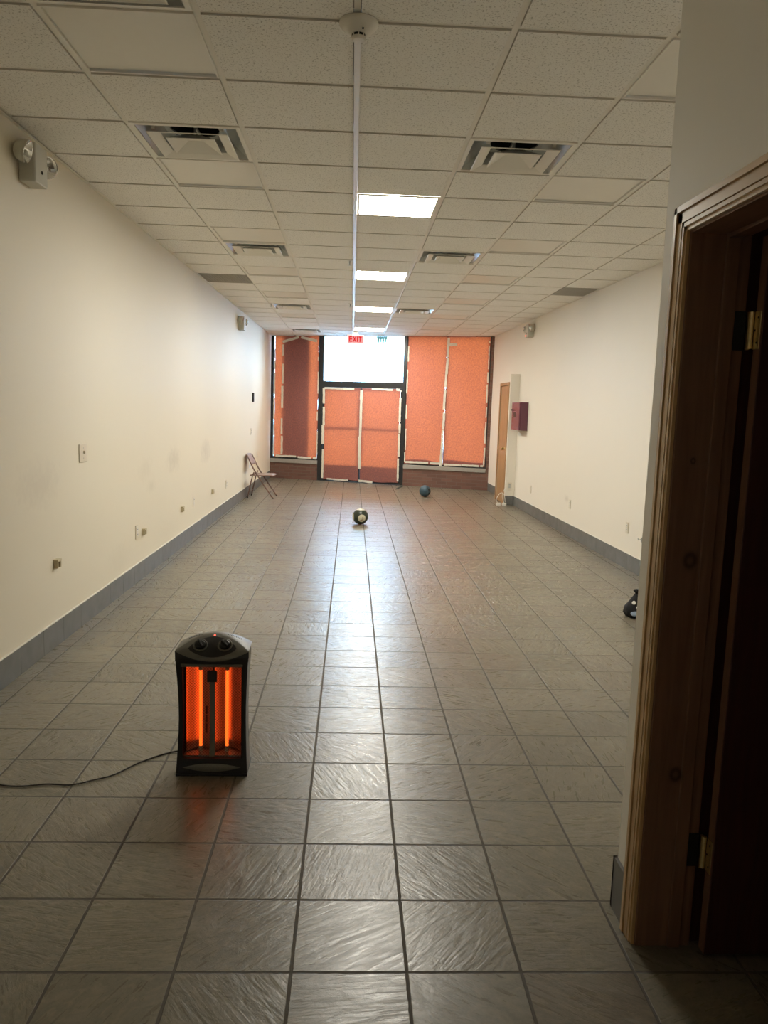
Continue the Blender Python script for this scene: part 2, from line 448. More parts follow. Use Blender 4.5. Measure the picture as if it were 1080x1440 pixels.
for i in range(I0, I1 + 1):
    x0 = GX + i * S
    box(bm, x0 - .0125, x0 + .0125, GY + J0 * S, GY + J1 * S, H + 0.0065, H + 0.04, mi=1)
for j in range(J0, J1 + 1):
    y0 = GY + j * S
    for i in range(I0, I1):
        x0 = GX + i * S
        box(bm, x0 + .0125, x0 + S - .0125, y0 - .0125, y0 + .0125, H + 0.007, H + 0.04, mi=1)
clip_front(bm, 0.0)
bmesh.ops.bisect_plane(bm, geom=bm.verts[:] + bm.edges[:] + bm.faces[:], plane_co=(xl(4.3) - 0.002, 4.3, 0), plane_no=(-1, 0.0085, 0), clear_outer=True)
bmesh.ops.bisect_plane(bm, geom=bm.verts[:] + bm.edges[:] + bm.faces[:], plane_co=(xr(7.5) + 0.002, 7.5, 0), plane_no=(1, 0.0185, 0), clear_outer=True)
M_TEDGE = simple('grey_fibre_edge', (0.62, 0.59, 0.53), 0.9)
ceil = sobj('ceiling', bm, [M_CEIL, M_GRID, M_TEDGE], 'suspended ceiling of fissured tiles in a white grid', 'ceiling')
# roof deck above the plenum
bm = bmesh.new(); box(bm, -2.1, 3.2, -2.2, 18, H + 0.30, H + 0.36); clip_front(bm, 0.1)
sobj('ceiling_deck', bm, M_DARK, 'dark roof deck above the suspended ceiling', 'ceiling')
# wall angle along the side walls
for nm, f, s in (('trim_1', xl, 1), ('trim_2', xr, -1)):
    y0 = 2.312 if s < 0 else -0.49
    bm = bmesh.new(); ye = 15.55 if s < 0 else 17.05
    prism(bm, [(f(y0) + s * .0005, y0), (f(ye) + s * .0005, ye), (f(ye) + s * .02, ye), (f(y0) + s * .02, y0)], H - 0.003, H - 0.0005)
    sobj(nm, bm, M_GRID, 'white wall angle where the ceiling meets the %s wall' % ('left' if s > 0 else 'right'), 'trim')

# baseboards of slate tiles
def base_run(name, f, s, y0, y1, label, h=0.160, tag_cat='baseboard'):
    bm = bmesh.new()
    y = y0
    while y < y1 - 0.01:
        e = min(y + T, y1)
        a, b = y + 0.0015, e - 0.0015
        prism(bm, [(f(a) + s * .0005, a), (f(b) + s * .0005, b), (f(b) + s * .011, b), (f(a) + s * .011, a)], 0.001, h)
        y = e
    prism(bm, [(f(y0) + s * .0005, y0), (f(y1) + s * .0005, y1), (f(y1) + s * .009, y1), (f(y0) + s * .009, y0)], h + 0.0002, h + 0.006, mi=1)
    sobj(name, bm, [M_SLATE, M_CAULK], label, tag_cat)
base_run('baseboard_left', xl, 1, -0.49, 17.05, 'grey slate tile baseboard along the left wall')
base_run('baseboard_right', xr, -1, 2.33, 13.19, 'grey slate tile baseboard along the right wall up to the closet')
base_run('baseboard_far_right', xr, -1, 14.16, 15.50, 'short grey tile baseboard between closet and brick front')
bm = bmesh.new(); box(bm, PX - 0.011, PX - 0.0005, 2.215, 2.3235, 0.001, 0.172); box(bm, PX - 0.011, 2.88, 2.3125, 2.3235, 0.001, 0.172)
sobj('baseboard_partition', bm, M_SLATE, 'short grey slate baseboard on the corner beside the near doorway', 'baseboard')

# ------------------------------------------------------------------ near doorway: frame (structure) and open leaf
d3 = struct('door_3', 'varnished pine door frame and dark red open door at the right edge', 'door')
def casing(bm, along, a, b, edge, out):
    """stepped casing: 'along' Z or Y, running a..b; edge = position of the inner edge; out = +1/-1 direction away from the opening"""
    steps = [(0.0, 0.012, 0.010), (0.012, 0.022, 0.014), (0.022, 0.026, 0.009), (0.026, 0.052, 0.015), (0.052, 0.056, 0.011), (0.056, 0.072, 0.019)]
    for s0, s1, t in steps:
        e0, e1 = sorted((edge + out * s0, edge + out * s1))
        if along == 'Z': box(bm, PX - t, PX - 0.0005, e0, e1, a, b + (s1 if True else 0))
        else: box(bm, PX - t, PX - 0.0005, a - s1, b + s1, e0, e1)
bm = bmesh.new(); casing(bm, 'Z', 0.001, DZ + 0.006, DY1 + 0.008, 1); obj('door_casing', bm, M_PINE, d3)
bm = bmesh.new(); casing(bm, 'Z', 0.001, DZ + 0.006, DY0 - 0.008, -1); obj('door_casing', bm, M_PINE, d3)
bm = bmesh.new(); casing(bm, 'Y', DY0 - 0.008, DY1 + 0.008, DZ + 0.006, 1); obj('door_casing', bm, M_PINE_Y, d3)
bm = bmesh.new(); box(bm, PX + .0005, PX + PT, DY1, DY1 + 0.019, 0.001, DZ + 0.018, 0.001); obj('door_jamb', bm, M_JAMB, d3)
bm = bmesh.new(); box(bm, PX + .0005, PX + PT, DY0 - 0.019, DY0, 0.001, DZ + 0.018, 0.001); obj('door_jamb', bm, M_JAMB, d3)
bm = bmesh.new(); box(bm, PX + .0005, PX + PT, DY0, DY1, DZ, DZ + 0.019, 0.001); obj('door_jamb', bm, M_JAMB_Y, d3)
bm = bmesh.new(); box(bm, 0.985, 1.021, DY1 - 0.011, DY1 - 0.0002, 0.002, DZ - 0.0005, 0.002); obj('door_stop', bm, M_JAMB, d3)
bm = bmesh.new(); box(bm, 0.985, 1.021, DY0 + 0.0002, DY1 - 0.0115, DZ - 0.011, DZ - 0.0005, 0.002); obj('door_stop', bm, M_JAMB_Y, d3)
LX = 1.077
obj('gap_shade_board', newbox(PX + PT + .0005, PX + PT + 0.26, 2.150, 2.1995, 0.001, 2.12), M_DOORRED, d3)  # dark board added so the hinge gap looks black with shade
bm = bmesh.new(); box(bm, LX, LX + 0.80, 2.073, 2.108, 0.012, DZ - 0.006, 0.002)
lf = obj('door_leaf', bm, M_DOORRED, d3, label='dark red brown door leaf standing open into the dark side room')
bm = bmesh.new(); box(bm, LX - 0.0025, LX - 0.0004, 2.0745, 2.1065, 0.014, DZ - 0.008); obj('door_edge', bm, M_JAMB, lf)
for zc in (1.815, 0.312):
    hb = bmesh.new()
    for k in range(5):
        lathe(hb, [(0, -0.0095), (0.0065, -0.0095), (0.0065, 0.0095), (0, 0.0095)], 14, M=Matrix.Translation((1.066, 2.112, zc - 0.038 + k * 0.0195)))
    box(hb, LX - 0.0050, LX - 0.0027, 2.076, 2.108, zc - 0.050, zc + 0.050, 0.001)
    box(hb, 1.058, 1.0665, 2.113, 2.1245, zc - 0.050, zc + 0.050)
    hg = obj('hinge', hb, M_BRASS, d3, label='brass door hinge')
    sb = bmesh.new()
    for dz in (-0.033, 0.0, 0.033):
        lathe(sb, [(0, 0), (0.0032, 0), (0.0024, 0.0012), (0, 0.0012)], 10, M=align((-1, 0, 0), (LX - 0.005, 2.088 + (0.012 if dz == 0 else 0), zc + dz)))
    obj('screw', sb, M_DARK, hg)
    obj('hinge_plate', newbox(1.026, 1.056, DY1 - 0.0025, DY1 - 0.0002, zc - 0.052, zc + 0.052, 0.0008), M_STEELD, hg, label='dark hinge plate')

# ------------------------------------------------------------------ shop front (local u, v, z)
def sf_struct(name, label, cat): return struct(name, label, cat, tuple(SFP), (0, 0, SFA))
UL0, UL1 = -2.285, -1.13; DR0, DR1 = -1.03, 0.705; UR0, UR1 = 0.775, 2.485
wf = sf_struct('wall_front', 'brown brick wall below and beside the shop windows', 'wall')
bm = bmesh.new()
box(bm, UL0 - 0.15, UL1 - 0.001, -0.055, 0.10, 0.0, 0.345); box(bm, UL0 - 0.15, UL0 - 0.001, -0.055, 0.10, 0.345, H)
obj('brick', bm, M_BRICK, wf)
bm = bmesh.new(); box(bm, UR0 + 0.001, UR1 + 0.2, -0.055, 0.10, 0.0, 0.355); box(bm, UR1 + 0.001, UR1 + 0.2, -0.055, 0.10, 0.355, H)
obj('brick', bm, M_BRICK, wf)
bm = bmesh.new(); box(bm, -2.6, 2.8, -0.03, 0.10, H + 0.001, H + 0.30); obj('header', bm, M_BRONZE, wf)
bm = bmesh.new(); box(bm, UL0, UL1 - 0.001, -0.075, 0.09, 0.346, 0.425, 0.004); obj('window_sill', bm, M_CONC, wf)
bm = bmesh.new(); box(bm, UR0 + 0.001, UR1, -0.075, 0.09, 0.356, 0.435, 0.004); obj('window_sill', bm, M_CONC, wf)

def frame_rect(bm, u0, u1, z0, z1, wl, wr, wb, wt, v0=-0.03, v1=0.05):
    if wl: box(bm, u0, u0 + wl, v0, v1, z0, z1)
    if wr: box(bm, u1 - wr, u1, v0, v1, z0, z1)
    if wb: box(bm, u0 + wl, u1 - wr, v0, v1, z0, z0 + wb)
    if wt: box(bm, u0 + wl, u1 - wr, v0, v1, z1 - wt, z1)
w1 = sf_struct('window_1', 'tall shop window left of the door with black frame, papered over', 'window')
bm = bmesh.new(); frame_rect(bm, UL0, UL1, 0.4255, H, 0.110, 0.020, 0.045, 0.012); obj('window_frame', bm, M_BRONZE, w1)
bm = bmesh.new(); box(bm, UL0 + 0.111, UL1 - 0.021, 0.008, 0.014, 0.471, H - 0.0125); obj('pane', bm, M_GLASS, w1)
w2 = sf_struct('window_2', 'wide shop window right of the door with black frame, papered over', 'window')
bm = bmesh.new(); frame_rect(bm, UR0, UR1, 0.4355, H, 0.02, 0.030, 0.035, 0.010)
box(bm, 1.595, 1.625, -0.02, 0.05, 0.471, H - 0.0105); obj('window_frame', bm, M_BRONZE, w2)
for a, b in ((UR0 + 0.021, 1.594), (1.626, UR1 - 0.031)):
    bm = bmesh.new(); box(bm, a, b, 0.008, 0.014, 0.471, H - 0.0105); obj('pane', bm, M_GLASS, w2)
w3 = sf_struct('window_3', 'bright clear transom window above the glass double door', 'window')
bm = bmesh.new()
box(bm, UL1, DR0, -0.05, 0.06, 0.001, H); box(bm, DR1, UR0, -0.05, 0.06, 0.001, H)
box(bm, DR0, DR1, -0.05, 0.06, 1.978, 2.105); box(bm, DR0, DR1, -0.04, 0.05, H - 0.012, H); obj('window_frame', bm, M_BRONZE, w3)
bm = bmesh.new(); box(bm, DR0 + .0005, DR1 - .0005, 0.008, 0.014, 2.1055, H - 0.0125); obj('pane', bm, M_GLASS, w3)
d1 = sf_struct('door_1', 'black framed glass double door of the shop front, papered over', 'door')
mid = -0.187
for a, b in ((DR0 + 0.004, mid - 0.003), (mid + 0.003, DR1 - 0.004)):
    bm = bmesh.new()
    box(bm, a, a + 0.045, -0.022, 0.022, 0.012, 1.976); box(bm, b - 0.045, b, -0.022, 0.022, 0.012, 1.976)
    box(bm, a + 0.045, b - 0.045, -0.022, 0.022, 0.012, 0.36); box(bm, a + 0.045, b - 0.045, -0.022, 0.022, 1.925, 1.976)
    box(bm, a + 0.045, b - 0.045, -0.020, 0.020, 1.115, 1.155)
    lf = obj('door_leaf', bm, M_BRONZE, d1)
    bm = bmesh.new(); box(bm, a + 0.0455, b - 0.0455, 0.004, 0.010, 0.3605, 1.1145); box(bm, a + 0.0455, b - 0.0455, 0.004, 0.010, 1.1555, 1.9245)
    obj('pane', bm, M_GLASS, lf)
bm = bmesh.new(); box(bm, DR0, DR1, -0.06, 0.06, 0.0005, 0.010); obj('threshold', bm, M_BRONZE, d1)

# ------------------------------------------------------------------ paper sheets and their tape
def sheet(name, u0, u1, z0, z1, v, label, top=None, tapes=(), seed=0, hem=0.0):
    """paper in the shop-front frame, slightly wavy; top(s) gives the upper edge"""
    rnd = random.Random(seed)
    t = thing(name, label, 'paper', tuple(SF((u0 + u1) / 2, v, z0)), (0, 0, SFA), 'red paper sheets taped over the shop front')
    w = u1 - u0; nx, nz = max(4, int(w / 0.03)), 80
    ph = [rnd.uniform(0, 6.28) for _ in range(6)]
    def disp(u, z):
        d = 0.0025 * sin(9 * u + ph[0]) + 0.002 * sin(4 * z + ph[1]) * sin(5 * u + ph[2]) + 0.0012 * sin(23 * u + 7 * z + ph[3])
        return d
    bm = bmesh.new(); rows = []
    for k in range(nz + 1):
        row = []
        for i in range(nx + 1):
            s = i / nx; uu = -w / 2 + s * w
            zt = (z1 if top is None else top(s)) - z0
            zb = 0.008 * sin(8 * s + ph[4]) * (1 if k == 0 else 0)
            z = zb + (zt - zb) * k / nz
            e = 0.003 * sin(11 * z + ph[5]) if i in (0, nx) else 0
            row.append(bm.verts.new((uu + e, disp(uu, z), z)))
        rows.append(row)
    for a, b in zip(rows[:-1], rows[1:]):
        for i in range(nx): bm.faces.new((a[i], a[i + 1], b[i + 1], b[i]))
    obj('sheet', bm, M_PAPER, t, True)
    if hem:
        bm = bmesh.new(); pr = None
        for i in range(nx + 1):
            uu = -w / 2 + 0.004 + (w - 0.008) * i / nx; zt = hem + 0.018 * sin(2.2 * i / nx * pi + seed) + 0.006 * sin(13 * i / nx)
            cu = [bm.verts.new((uu, disp(uu, z) + 0.004, z)) for z in (0.0, zt * 0.5, zt)]
            if pr: bm.faces.new((pr[0], cu[0], cu[1], pr[1])); bm.faces.new((pr[1], cu[1], cu[2], pr[2]))
            pr = cu
        obj('folded_hem', bm, M_PAPER, t, True, 'darker doubled lower edge')
        bm = bmesh.new(); pr = None
        for i in range(nx + 1):
            uu = -w / 2 + 0.006 + (w - 0.012) * i / nx; zt = hem + 0.018 * sin(2.2 * i / nx * pi + seed) + 0.006 * sin(13 * i / nx)
            cu = [bm.verts.new((uu, disp(uu, z) + 0.008, z)) for z in (0.0, zt * 0.5, zt * 0.97)]
            if pr: bm.faces.new((pr[0], cu[0], cu[1], pr[1])); bm.faces.new((pr[1], cu[1], cu[2], pr[2]))
            pr = cu
        obj('folded_hem', bm, M_PAPER, t, True, 'darker doubled lower edge')
    for (p0, p1, wd, gap) in tapes:                       # runs of tape pieces, in window coordinates
        p0, p1 = Vector(p0), Vector(p1); L = (p1 - p0).length; d = (p1 - p0) / L; nrm = Vector((-d.y, d.x)); s = 0.0
        while s < L - 0.02:
            ln = min(rnd.uniform(0.18, 0.5), L - s)
            off = rnd.uniform(-0.006, 0.006); tw = rnd.uniform(-0.006, 0.006); w2_ = wd * rnd.uniform(0.85, 1.15)
            bm = bmesh.new(); n = max(2, int(ln / 0.04)); pr = None
            vv = -0.0085 - rnd.uniform(0, 0.002)
            for i in range(n + 1):
                q = p0 + d * (s + ln * i / n) + nrm * (off + tw * i / n)
                j1, j2 = rnd.uniform(-.003, .003), rnd.uniform(-.003, .003)
                pts = [(q - nrm * (w2_ / 2 + j1)), (q + nrm * (w2_ / 2 + j2))]
                cu = [bm.verts.new((p.x - (u0 + u1) / 2, vv, p.y - z0)) for p in pts] + [bm.verts.new((p.x - (u0 + u1) / 2, vv + 0.0012, p.y - z0)) for p in pts]
                if pr:
                    bm.faces.new((pr[0], cu[0], cu[1], pr[1])); bm.faces.new((pr[2], pr[3], cu[3], cu[2]))
                    bm.faces.new((pr[0], pr[2], cu[2], cu[0])); bm.faces.new((pr[1], cu[1], cu[3], pr[3]))
                    if i == n: bm.faces.new((cu[0], cu[2], cu[3], cu[1]))
                else: bm.faces.new((cu[0], cu[1], cu[3], cu[2]))
                pr = cu
            obj('tape_strip', bm, M_TAPE, t)
            s += ln + (rnd.uniform(0.0, gap) if gap else 0.0)
    return t
V0 = -0.040
sheet('paper_sheet', -2.140, -1.962, 0.468, 3.030, V0, 'narrow strip of glowing red paper at the far left of the window front', None,
      [((-2.150, 0.50), (-2.150, 2.75), 0.030, 0.15)], 1)
sheet('paper_sheet', -1.966, -1.144, 0.468, 3.030, V0 - 0.002, 'wide red paper sheet with a dark brown middle, left of the door',
      None,
      [((-1.962, 0.52), (-1.962, 2.85), 0.042, 0.25), ((-1.97, 2.905), (-1.60, 3.005), 0.055, 0), ((-1.55, 3.005), (-1.19, 2.93), 0.055, 0), ((-2.10, 0.485), (-1.15, 0.475), 0.045, 0.05), ((-1.148, 0.55), (-1.148, 2.6), 0.022, 0.5)], 2)
sheet('paper_sheet', -0.985, -0.200, 0.055, 1.972, -0.060, 'glowing orange red paper on the left leaf of the glass door', None,
      [((-1.0, 0.06), (-1.0, 1.95), 0.050, 0.12), ((-0.99, 1.955), (-0.33, 1.950), 0.045, 0.1), ((-0.90, 0.052), (-0.42, 0.045), 0.035, 0.1), ((-0.178, 0.30), (-0.178, 1.93), 0.055, 0.0)], 3)
sheet('paper_sheet', -0.160, 0.665, 0.045, 1.972, -0.058, 'glowing orange red paper on the right leaf of the glass door', None,
      [((0.672, 0.08), (0.672, 1.95), 0.042, 0.12), ((0.05, 1.962), (0.66, 1.955), 0.040, 0.15), ((-0.185, 0.045), (0.12, 0.035), 0.050, 0.0)], 4)
sheet('paper_sheet', 0.788, 1.596, 0.468, 3.030, V0, 'left one of the two tall red paper sheets right of the door', None,
      [((0.80, 0.50), (0.80, 2.95), 0.026, 0.3), ((0.80, 0.487), (1.60, 0.487), 0.042, 0.05)], 5, 0.075)
sheet('paper_sheet', 1.606, 2.462, 0.468, 3.030, V0 - 0.002, 'right one of the two tall red paper sheets right of the door, beside brick', None,
      [((1.565, 0.45), (1.615, 3.02), 0.045, 0.07), ((1.63, 2.86), (1.80, 2.87), 0.06, 0), ((1.63, 0.485), (2.43, 0.487), 0.042, 0.04), ((2.446, 0.50), (2.448, 2.95), 0.026, 0.1)], 6, 0.095)
o = thing('added_shade_panel', 'dark panel added outside the left shop window to shade the middle of the paper', 'panel', tuple(SF(-1.655, 0.020, 0.45)), (0, 0, SFA))  # unseen board added to block daylight where the paper looks doubled
obj('shade_board', newbox(-0.30, 0.30, 0.0, 0.006, 0.0, 2.58), M_SHADEBOARD, o)
o = thing('painted_reflection', 'small pale cyan reflection painted at the top of the clear transom window', 'sticker', tuple(SF(0.215, 0.004, 2.93)), (0, 0, SFA))  # reflection on the glass, built as cyan coloured pieces
bm = bmesh.new()
for k, (a, b) in enumerate([(-0.105, -0.052), (-0.048, 0.0), (0.004, 0.052), (0.056, 0.105)]):
    box(bm, a, b, 0.0, 0.003, -0.030 + 0.012 * (k % 2), 0.048, 0.001)
box(bm, -0.115, 0.115, 0.0, 0.003, 0.046, 0.093, 0.001)
obj('reflection_shape', bm, M_CYAN, o)

# ------------------------------------------------------------------ closet box with door on the right wall (structure)
CB0, CB1, CBX, CBH = 13.20, 14.14, 2.645, 2.21
bm = bmesh.new()
CDa, CDb, CDz = 13.33, 14.02, 2.03
box(bm, CBX, CBX + 0.05, CB0, CDa, 0, CBH); box(bm, CBX, CBX + 0.05, CDb, CB1, 0, CBH); box(bm, CBX, CBX + 0.05, CDa, CDb, CDz, CBH)
prism(bm, [(CBX + .05, CB0), (xr(CB0) - .001, CB0), (xr(CB0 + .05) - .001, CB0 + .05), (CBX + .05, CB0 + .05)], 0, CBH)
prism(bm, [(CBX + .05, CB1 - .05), (xr(CB1) - .001, CB1 - .05), (xr(CB1) - .001, CB1), (CBX + .05, CB1)], 0, CBH)
prism(bm, [(CBX + .05, CB0 + .05), (xr(CB0) - .002, CB0 + .05), (xr(CB1) - .002, CB1 - .05), (CBX + .05, CB1 - .05)], CBH - .04, CBH)
sobj('wall_closet', bm, M_WALL, 'shallow white closet box projecting from the right wall', 'wall')
bm = bmesh.new(); box(bm, CBX - .011, xr(CB0) - .013, CB0 - .011, CB0 - .0005, 0.001, 0.16)
sobj('baseboard_closet', bm, M_SLATE, 'short grey tile baseboard on the end of the closet', 'baseboard')
d2 = struct('door_2', 'narrow honey oak closet door with brass knob near the shop front', 'door')
bm = bmesh.new()
box(bm, CBX - .014, CBX - .0005, CDa - .065, CDa + .004, 0.001, CDz + .05, 0.003); box(bm, CBX - .014, CBX - .0005, CDb - .004, CDb + .055, 0.001, CDz + .05, 0.003)
box(bm, CBX - .014, CBX - .0005, CDa + .004, CDb - .004, CDz - .004, CDz + .05, 0.003)
obj('door_casing', bm, M_OAK, d2)
bm = bmesh.new(); box(bm, CBX + .004, CBX + .038, CDa + .012, CDb - .004, 0.008, CDz - .006, 0.002); lf = obj('door_leaf', bm, M_OAK, d2)
bm = bmesh.new(); lathe(bm, [(0, 0.0), (0.028, 0.0), (0.026, 0.006), (0.011, 0.010), (0.011, 0.030), (0.024, 0.040), (0.028, 0.052), (0.022, 0.064), (0, 0.068)], 20, M=align((-1, 0, 0), (CBX + .0038, CDa + .09, 0.95)))
obj('knob', bm, M_BRASS, lf, True, 'brass knob')

# ------------------------------------------------------------------ ceiling fittings
def cell(i, j): return GX + (i + .5) * S, GY + (j + .5) * S
lamp_lab = {4: 'nearest and largest of the lit square ceiling panels', 9: 'second lit ceiling panel from the camera', 14: 'third lit ceiling panel from the camera', 19: 'farthest lit ceiling panel, above the exit sign'}
for (i, j) in LIGHTS:
    x, y = cell(i, j)
    t = thing('ceiling_light', lamp_lab[j], 'ceiling light', (x, y, H), group='lit square panels in the ceiling')
    h = S / 2 - .013; bm = bmesh.new()
    box(bm, -h, h, -h, -h + .022, -0.002, 0.0065); box(bm, -h, h, h - .022, h, -0.002, 0.0065)
    box(bm, -h, -h + .022, -h + .022, h - .022, -0.002, 0.0065); box(bm, h - .022, h, -h + .022, h - .022, -0.002, 0.0065)
    obj('frame', bm, M_GRID, t)
    obj('diffuser', newbox(-h + .022, h - .022, -h + .022, h - .022, 0.001, 0.006), M_LAMP, t)
    obj('housing', newbox(-h + .002, h - .002, -h + .002, h - .002, 0.045, 0.08), M_GRID, t)
pl = {(-2, 0): 'large smooth unlit ceiling panel at top left beside the fissured tiles', (-2, 3): 'smooth unlit panel just beyond the nearest left ceiling vent',
      (-2, 6): 'smooth unlit panel touching the near side of the second left vent', (-2, 9): 'smooth unlit panel beyond the second left vent',
      (-2, 12): 'smooth unlit panel before the third left vent', (-2, 16): 'smooth unlit panel between the third and fourth left vents',
      (2, 0): 'smooth unlit ceiling panel at top right beside the partition wall', (2, 3): 'smooth unlit panel right of the nearest right vent, toward the partition',
      (2, 6): 'smooth unlit panel right of the second right vent', (2, 9): 'smooth unlit right hand panel one step before the grey grille',
      (2, 12): 'smooth unlit right hand panel left of the emergency light', (2, 15): 'second farthest smooth unlit panel of the right row', (2, 18): 'farthest smooth unlit panel of the right row, near the window'}
for (i, j) in PANELS:
    x, y = cell(i, j)
    t = thing('ceiling_panel', pl[(i, j)], 'ceiling panel', (x, y, H), group='smooth unlit square ceiling panels')
    h = S / 2 - .013; bm = bmesh.new(); zt = 0.034
    box(bm, -h, h, -h, -h + .008, -0.001, zt); box(bm, -h, h, h - .008, h, -0.001, zt)
    box(bm, -h, -h + .008, -h + .008, h - .008, -0.001, zt); box(bm, h - .008, h, -h + .008, h - .008, -0.001, zt)
    obj('frame', bm, M_GRID, t)
    obj('panel', newbox(-h + .010, h - .013, -h + .010, h - .016, 0.009, 0.016), M_SMOOTH, t)

def frustum(bm, a, za, b, zb, mi=0, cx=0, cy=0):
    q = [(-1, -1), (1, -1), (1, 1), (-1, 1)]
    A = [bm.verts.new((cx + a * p[0], cy + a * p[1], za)) for p in q]; B = [bm.verts.new((cx + b * p[0], cy + b * p[1], zb)) for p in q]
    for k in range(4):
        f = bm.faces.new((A[k], A[(k + 1) % 4], B[(k + 1) % 4], B[k])); f.material_index = mi
    return A, B
vl = {(-2, -1): 'ceiling vent cut by the top left edge', (-2, 2): 'nearest square ceiling vent on the left', (-2, 7): 'second square ceiling vent on the left', (-2, 14): 'third square ceiling vent on the left',
      (-2, 20): 'farthest left ceiling vent, above the papered window', (1, 2): 'nearest square ceiling vent on the right', (1, 7): 'second square ceiling vent on the right', (1, 14): 'farthest right ceiling vent beside the third lit panel'}
for (i, j) in VENTS:
    x, y = cell(i, j)
    t = thing('ceiling_vent', vl[(i, j)], 'vent', (x, y, H), group='square louvred vents in the ceiling')
    h = S / 2 - .012
    bm = bmesh.new(); frustum(bm, h, -0.001, h - .022, -0.003); frustum(bm, h - .022, -0.003, h - .022, 0.004); frustum(bm, h, -0.001, h, 0.03); obj('frame', bm, M_GRID, t)
    bm = bmesh.new(); frustum(bm, h - .020, 0.002, 0.170, 0.080); frustum(bm, 0.170, 0.080, 0.135, 0.083)
    obj('backpan', bm, M_STEEL, t)
    bm = bmesh.new(); lathe(bm, [(0.150, 0.079), (0.138, 0.083), (0.138, 0.19), (0, 0.19)], 36, caps=False)
    box(bm, -0.22, 0.22, -0.22, 0.22, 0.191, 0.196); obj('neck', bm, M_DARK, t)
    bm = bmesh.new(); lathe(bm, [(0.152, 0.074), (0.138, 0.0745), (0.138, 0.0825)], 36, caps=False); obj('neck_ring', bm, M_STEEL, t)
    bm = bmesh.new(); frustum(bm, 0.215, -0.020, 0.158, 0.001); frustum(bm, 0.215, -0.020, 0.221, -0.017); frustum(bm, 0.221, -0.017, 0.160, 0.004); obj('louvre', bm, M_GRID, t)
    bm = bmesh.new(); frustum(bm, 0.130, -0.020, 0.042, 0.026); q = frustum(bm, 0.042, 0.026, 0.04, 0.027)
    bm.faces.new(q[1]); frustum(bm, 0.130, -0.020, 0.135, -0.017); frustum(bm, 0.135, -0.017, 0.044, 0.031)
    lathe(bm, [(0, 0.022), (0.008, 0.022), (0.008, 0.0258), (0, 0.0258)], 12)
    obj('centre_cone', bm, M_GRID, t)
    for sx in (-1, 1):
        for sy in (-1, 1):
            obj('bracket', newbox(sx * 0.185 - .010, sx * 0.185 + .010, sy * 0.205 - .006, sy * 0.205 + .006, 0.004, 0.058), M_GRID, t)
    bm = bmesh.new(); box(bm, -0.006, 0.006, -0.145, 0.145, 0.0835, 0.098); obj('cross_bar', bm, M_STEEL, t)
    bm = bmesh.new(); box(bm, -0.005, 0.005, -0.005, 0.005, 0.031, 0.0832); obj('hanger', bm, M_STEEL, t)
for (i, j), lab in zip(GRILLES, ('grey ceiling return grille against the left wall', 'grey ceiling return grille against the right wall')):
    x, y = cell(i, j)
    t = thing('return_grille', lab, 'grille', (x, y, H), group='grey return grilles at the ceiling edges')
    h = S / 2 - .013; xa = -h if i < 0 else -h; xb = h if i < 0 else min(h, xr(y + h) - .022 - x)
    if i < 0: xa = max(-h, xl(y + h) + .022 - x)
    bm = bmesh.new(); box(bm, xa, xb, -h, h, 0.012, 0.02)
    n = 18
    for k in range(n + 1):
        yy = -h + 2 * h * k / n; box(bm, xa, xb, max(-h, yy - .003), min(h, yy + .003), -0.001, 0.012)
    for k in range(n + 1):
        xx = xa + (xb - xa) * k / n; box(bm, max(xa, xx - .003), min(xb, xx + .003), -h, h, -0.0005, 0.0115)
    obj('grid', bm, M_GREYT, t)

# smoke detector, raceway, sprinklers, exit sign
t = thing('smoke_detector', 'round white smoke detector at the top of the ceiling raceway', 'smoke detector', (-0.012, 3.217, H))
bm = bmesh.new(); lathe(bm, [(0, 0), (0.074, 0), (0.076, -0.006), (0.072, -0.016), (0.052, -0.036), (0.036, -0.044), (0, -0.044)], 40); obj('base', bm, M_WHITE, t, True)
bm = bmesh.new(); lathe(bm, [(0, -0.0441), (0.025, -0.0441), (0.025, -0.054), (0, -0.054)], 24); obj('sensor_chamber', bm, M_DARK, t)
bm = bmesh.new()
for k in range(8):
    a = 2 * pi * k / 8; box(bm, 0.027 * cos(a) - .002, 0.027 * cos(a) + .002, 0.027 * sin(a) - .002, 0.027 * sin(a) + .002, -0.0545, -0.0442)
lathe(bm, [(0, -0.0545), (0.029, -0.0545), (0.029, -0.061), (0.024, -0.066), (0, -0.067)], 28); obj('cap', bm, M_WHITE, t)
bm = bmesh.new(); lathe(bm, [(0, 0), (0.004, 0), (0.003, 0.003), (0, 0.004)], 10, M=align((0.2, -0.7, -0.7), (0.016, -0.046, -0.041))); obj('indicator', bm, M_DARK, t)
bm = bmesh.new(); box(bm, -0.014, 0.014, 3.297, 15.56, H - 0.013, H - 0.0005, 0.002)
o = obj('cable_raceway', bm, M_WHITE); o.location.x = -0.016
tag(o, 'straight white cable raceway along the middle of the ceiling', 'raceway')
for (x, y, lab) in ((-0.062, 8.12, 'small sprinkler head beside the raceway between first and second lit panels'), (-0.062, 11.45, 'small sprinkler head beside the raceway just before the third lit panel'), (-1.215, 11.75, 'small white sprinkler head before the third left vent')):
    t = thing('ceiling_sprinkler', lab, 'sprinkler', (x, y, H), group='small sprinkler heads in the ceiling')
    bm = bmesh.new(); lathe(bm, [(0, 0.0), (0.034, 0.0), (0.032, -0.006), (0.012, -0.009), (0, -0.009)], 20); obj('escutcheon', bm, M_WHITE, t)
    bm = bmesh.new(); lathe(bm, [(0, -0.0092), (0.009, -0.0092), (0.008, -0.024), (0.004, -0.045), (0.017, -0.048), (0.017, -0.051), (0, -0.051)], 14); obj('nozzle', bm, M_STEEL, t)
M_SIGNC = simple('grey_pink_plastic', (0.50, 0.40, 0.38), 0.5)
t = thing('exit_sign', 'small red lit exit sign hanging in front of the transom window', 'exit sign', (0.03, 15.60, 2.975))
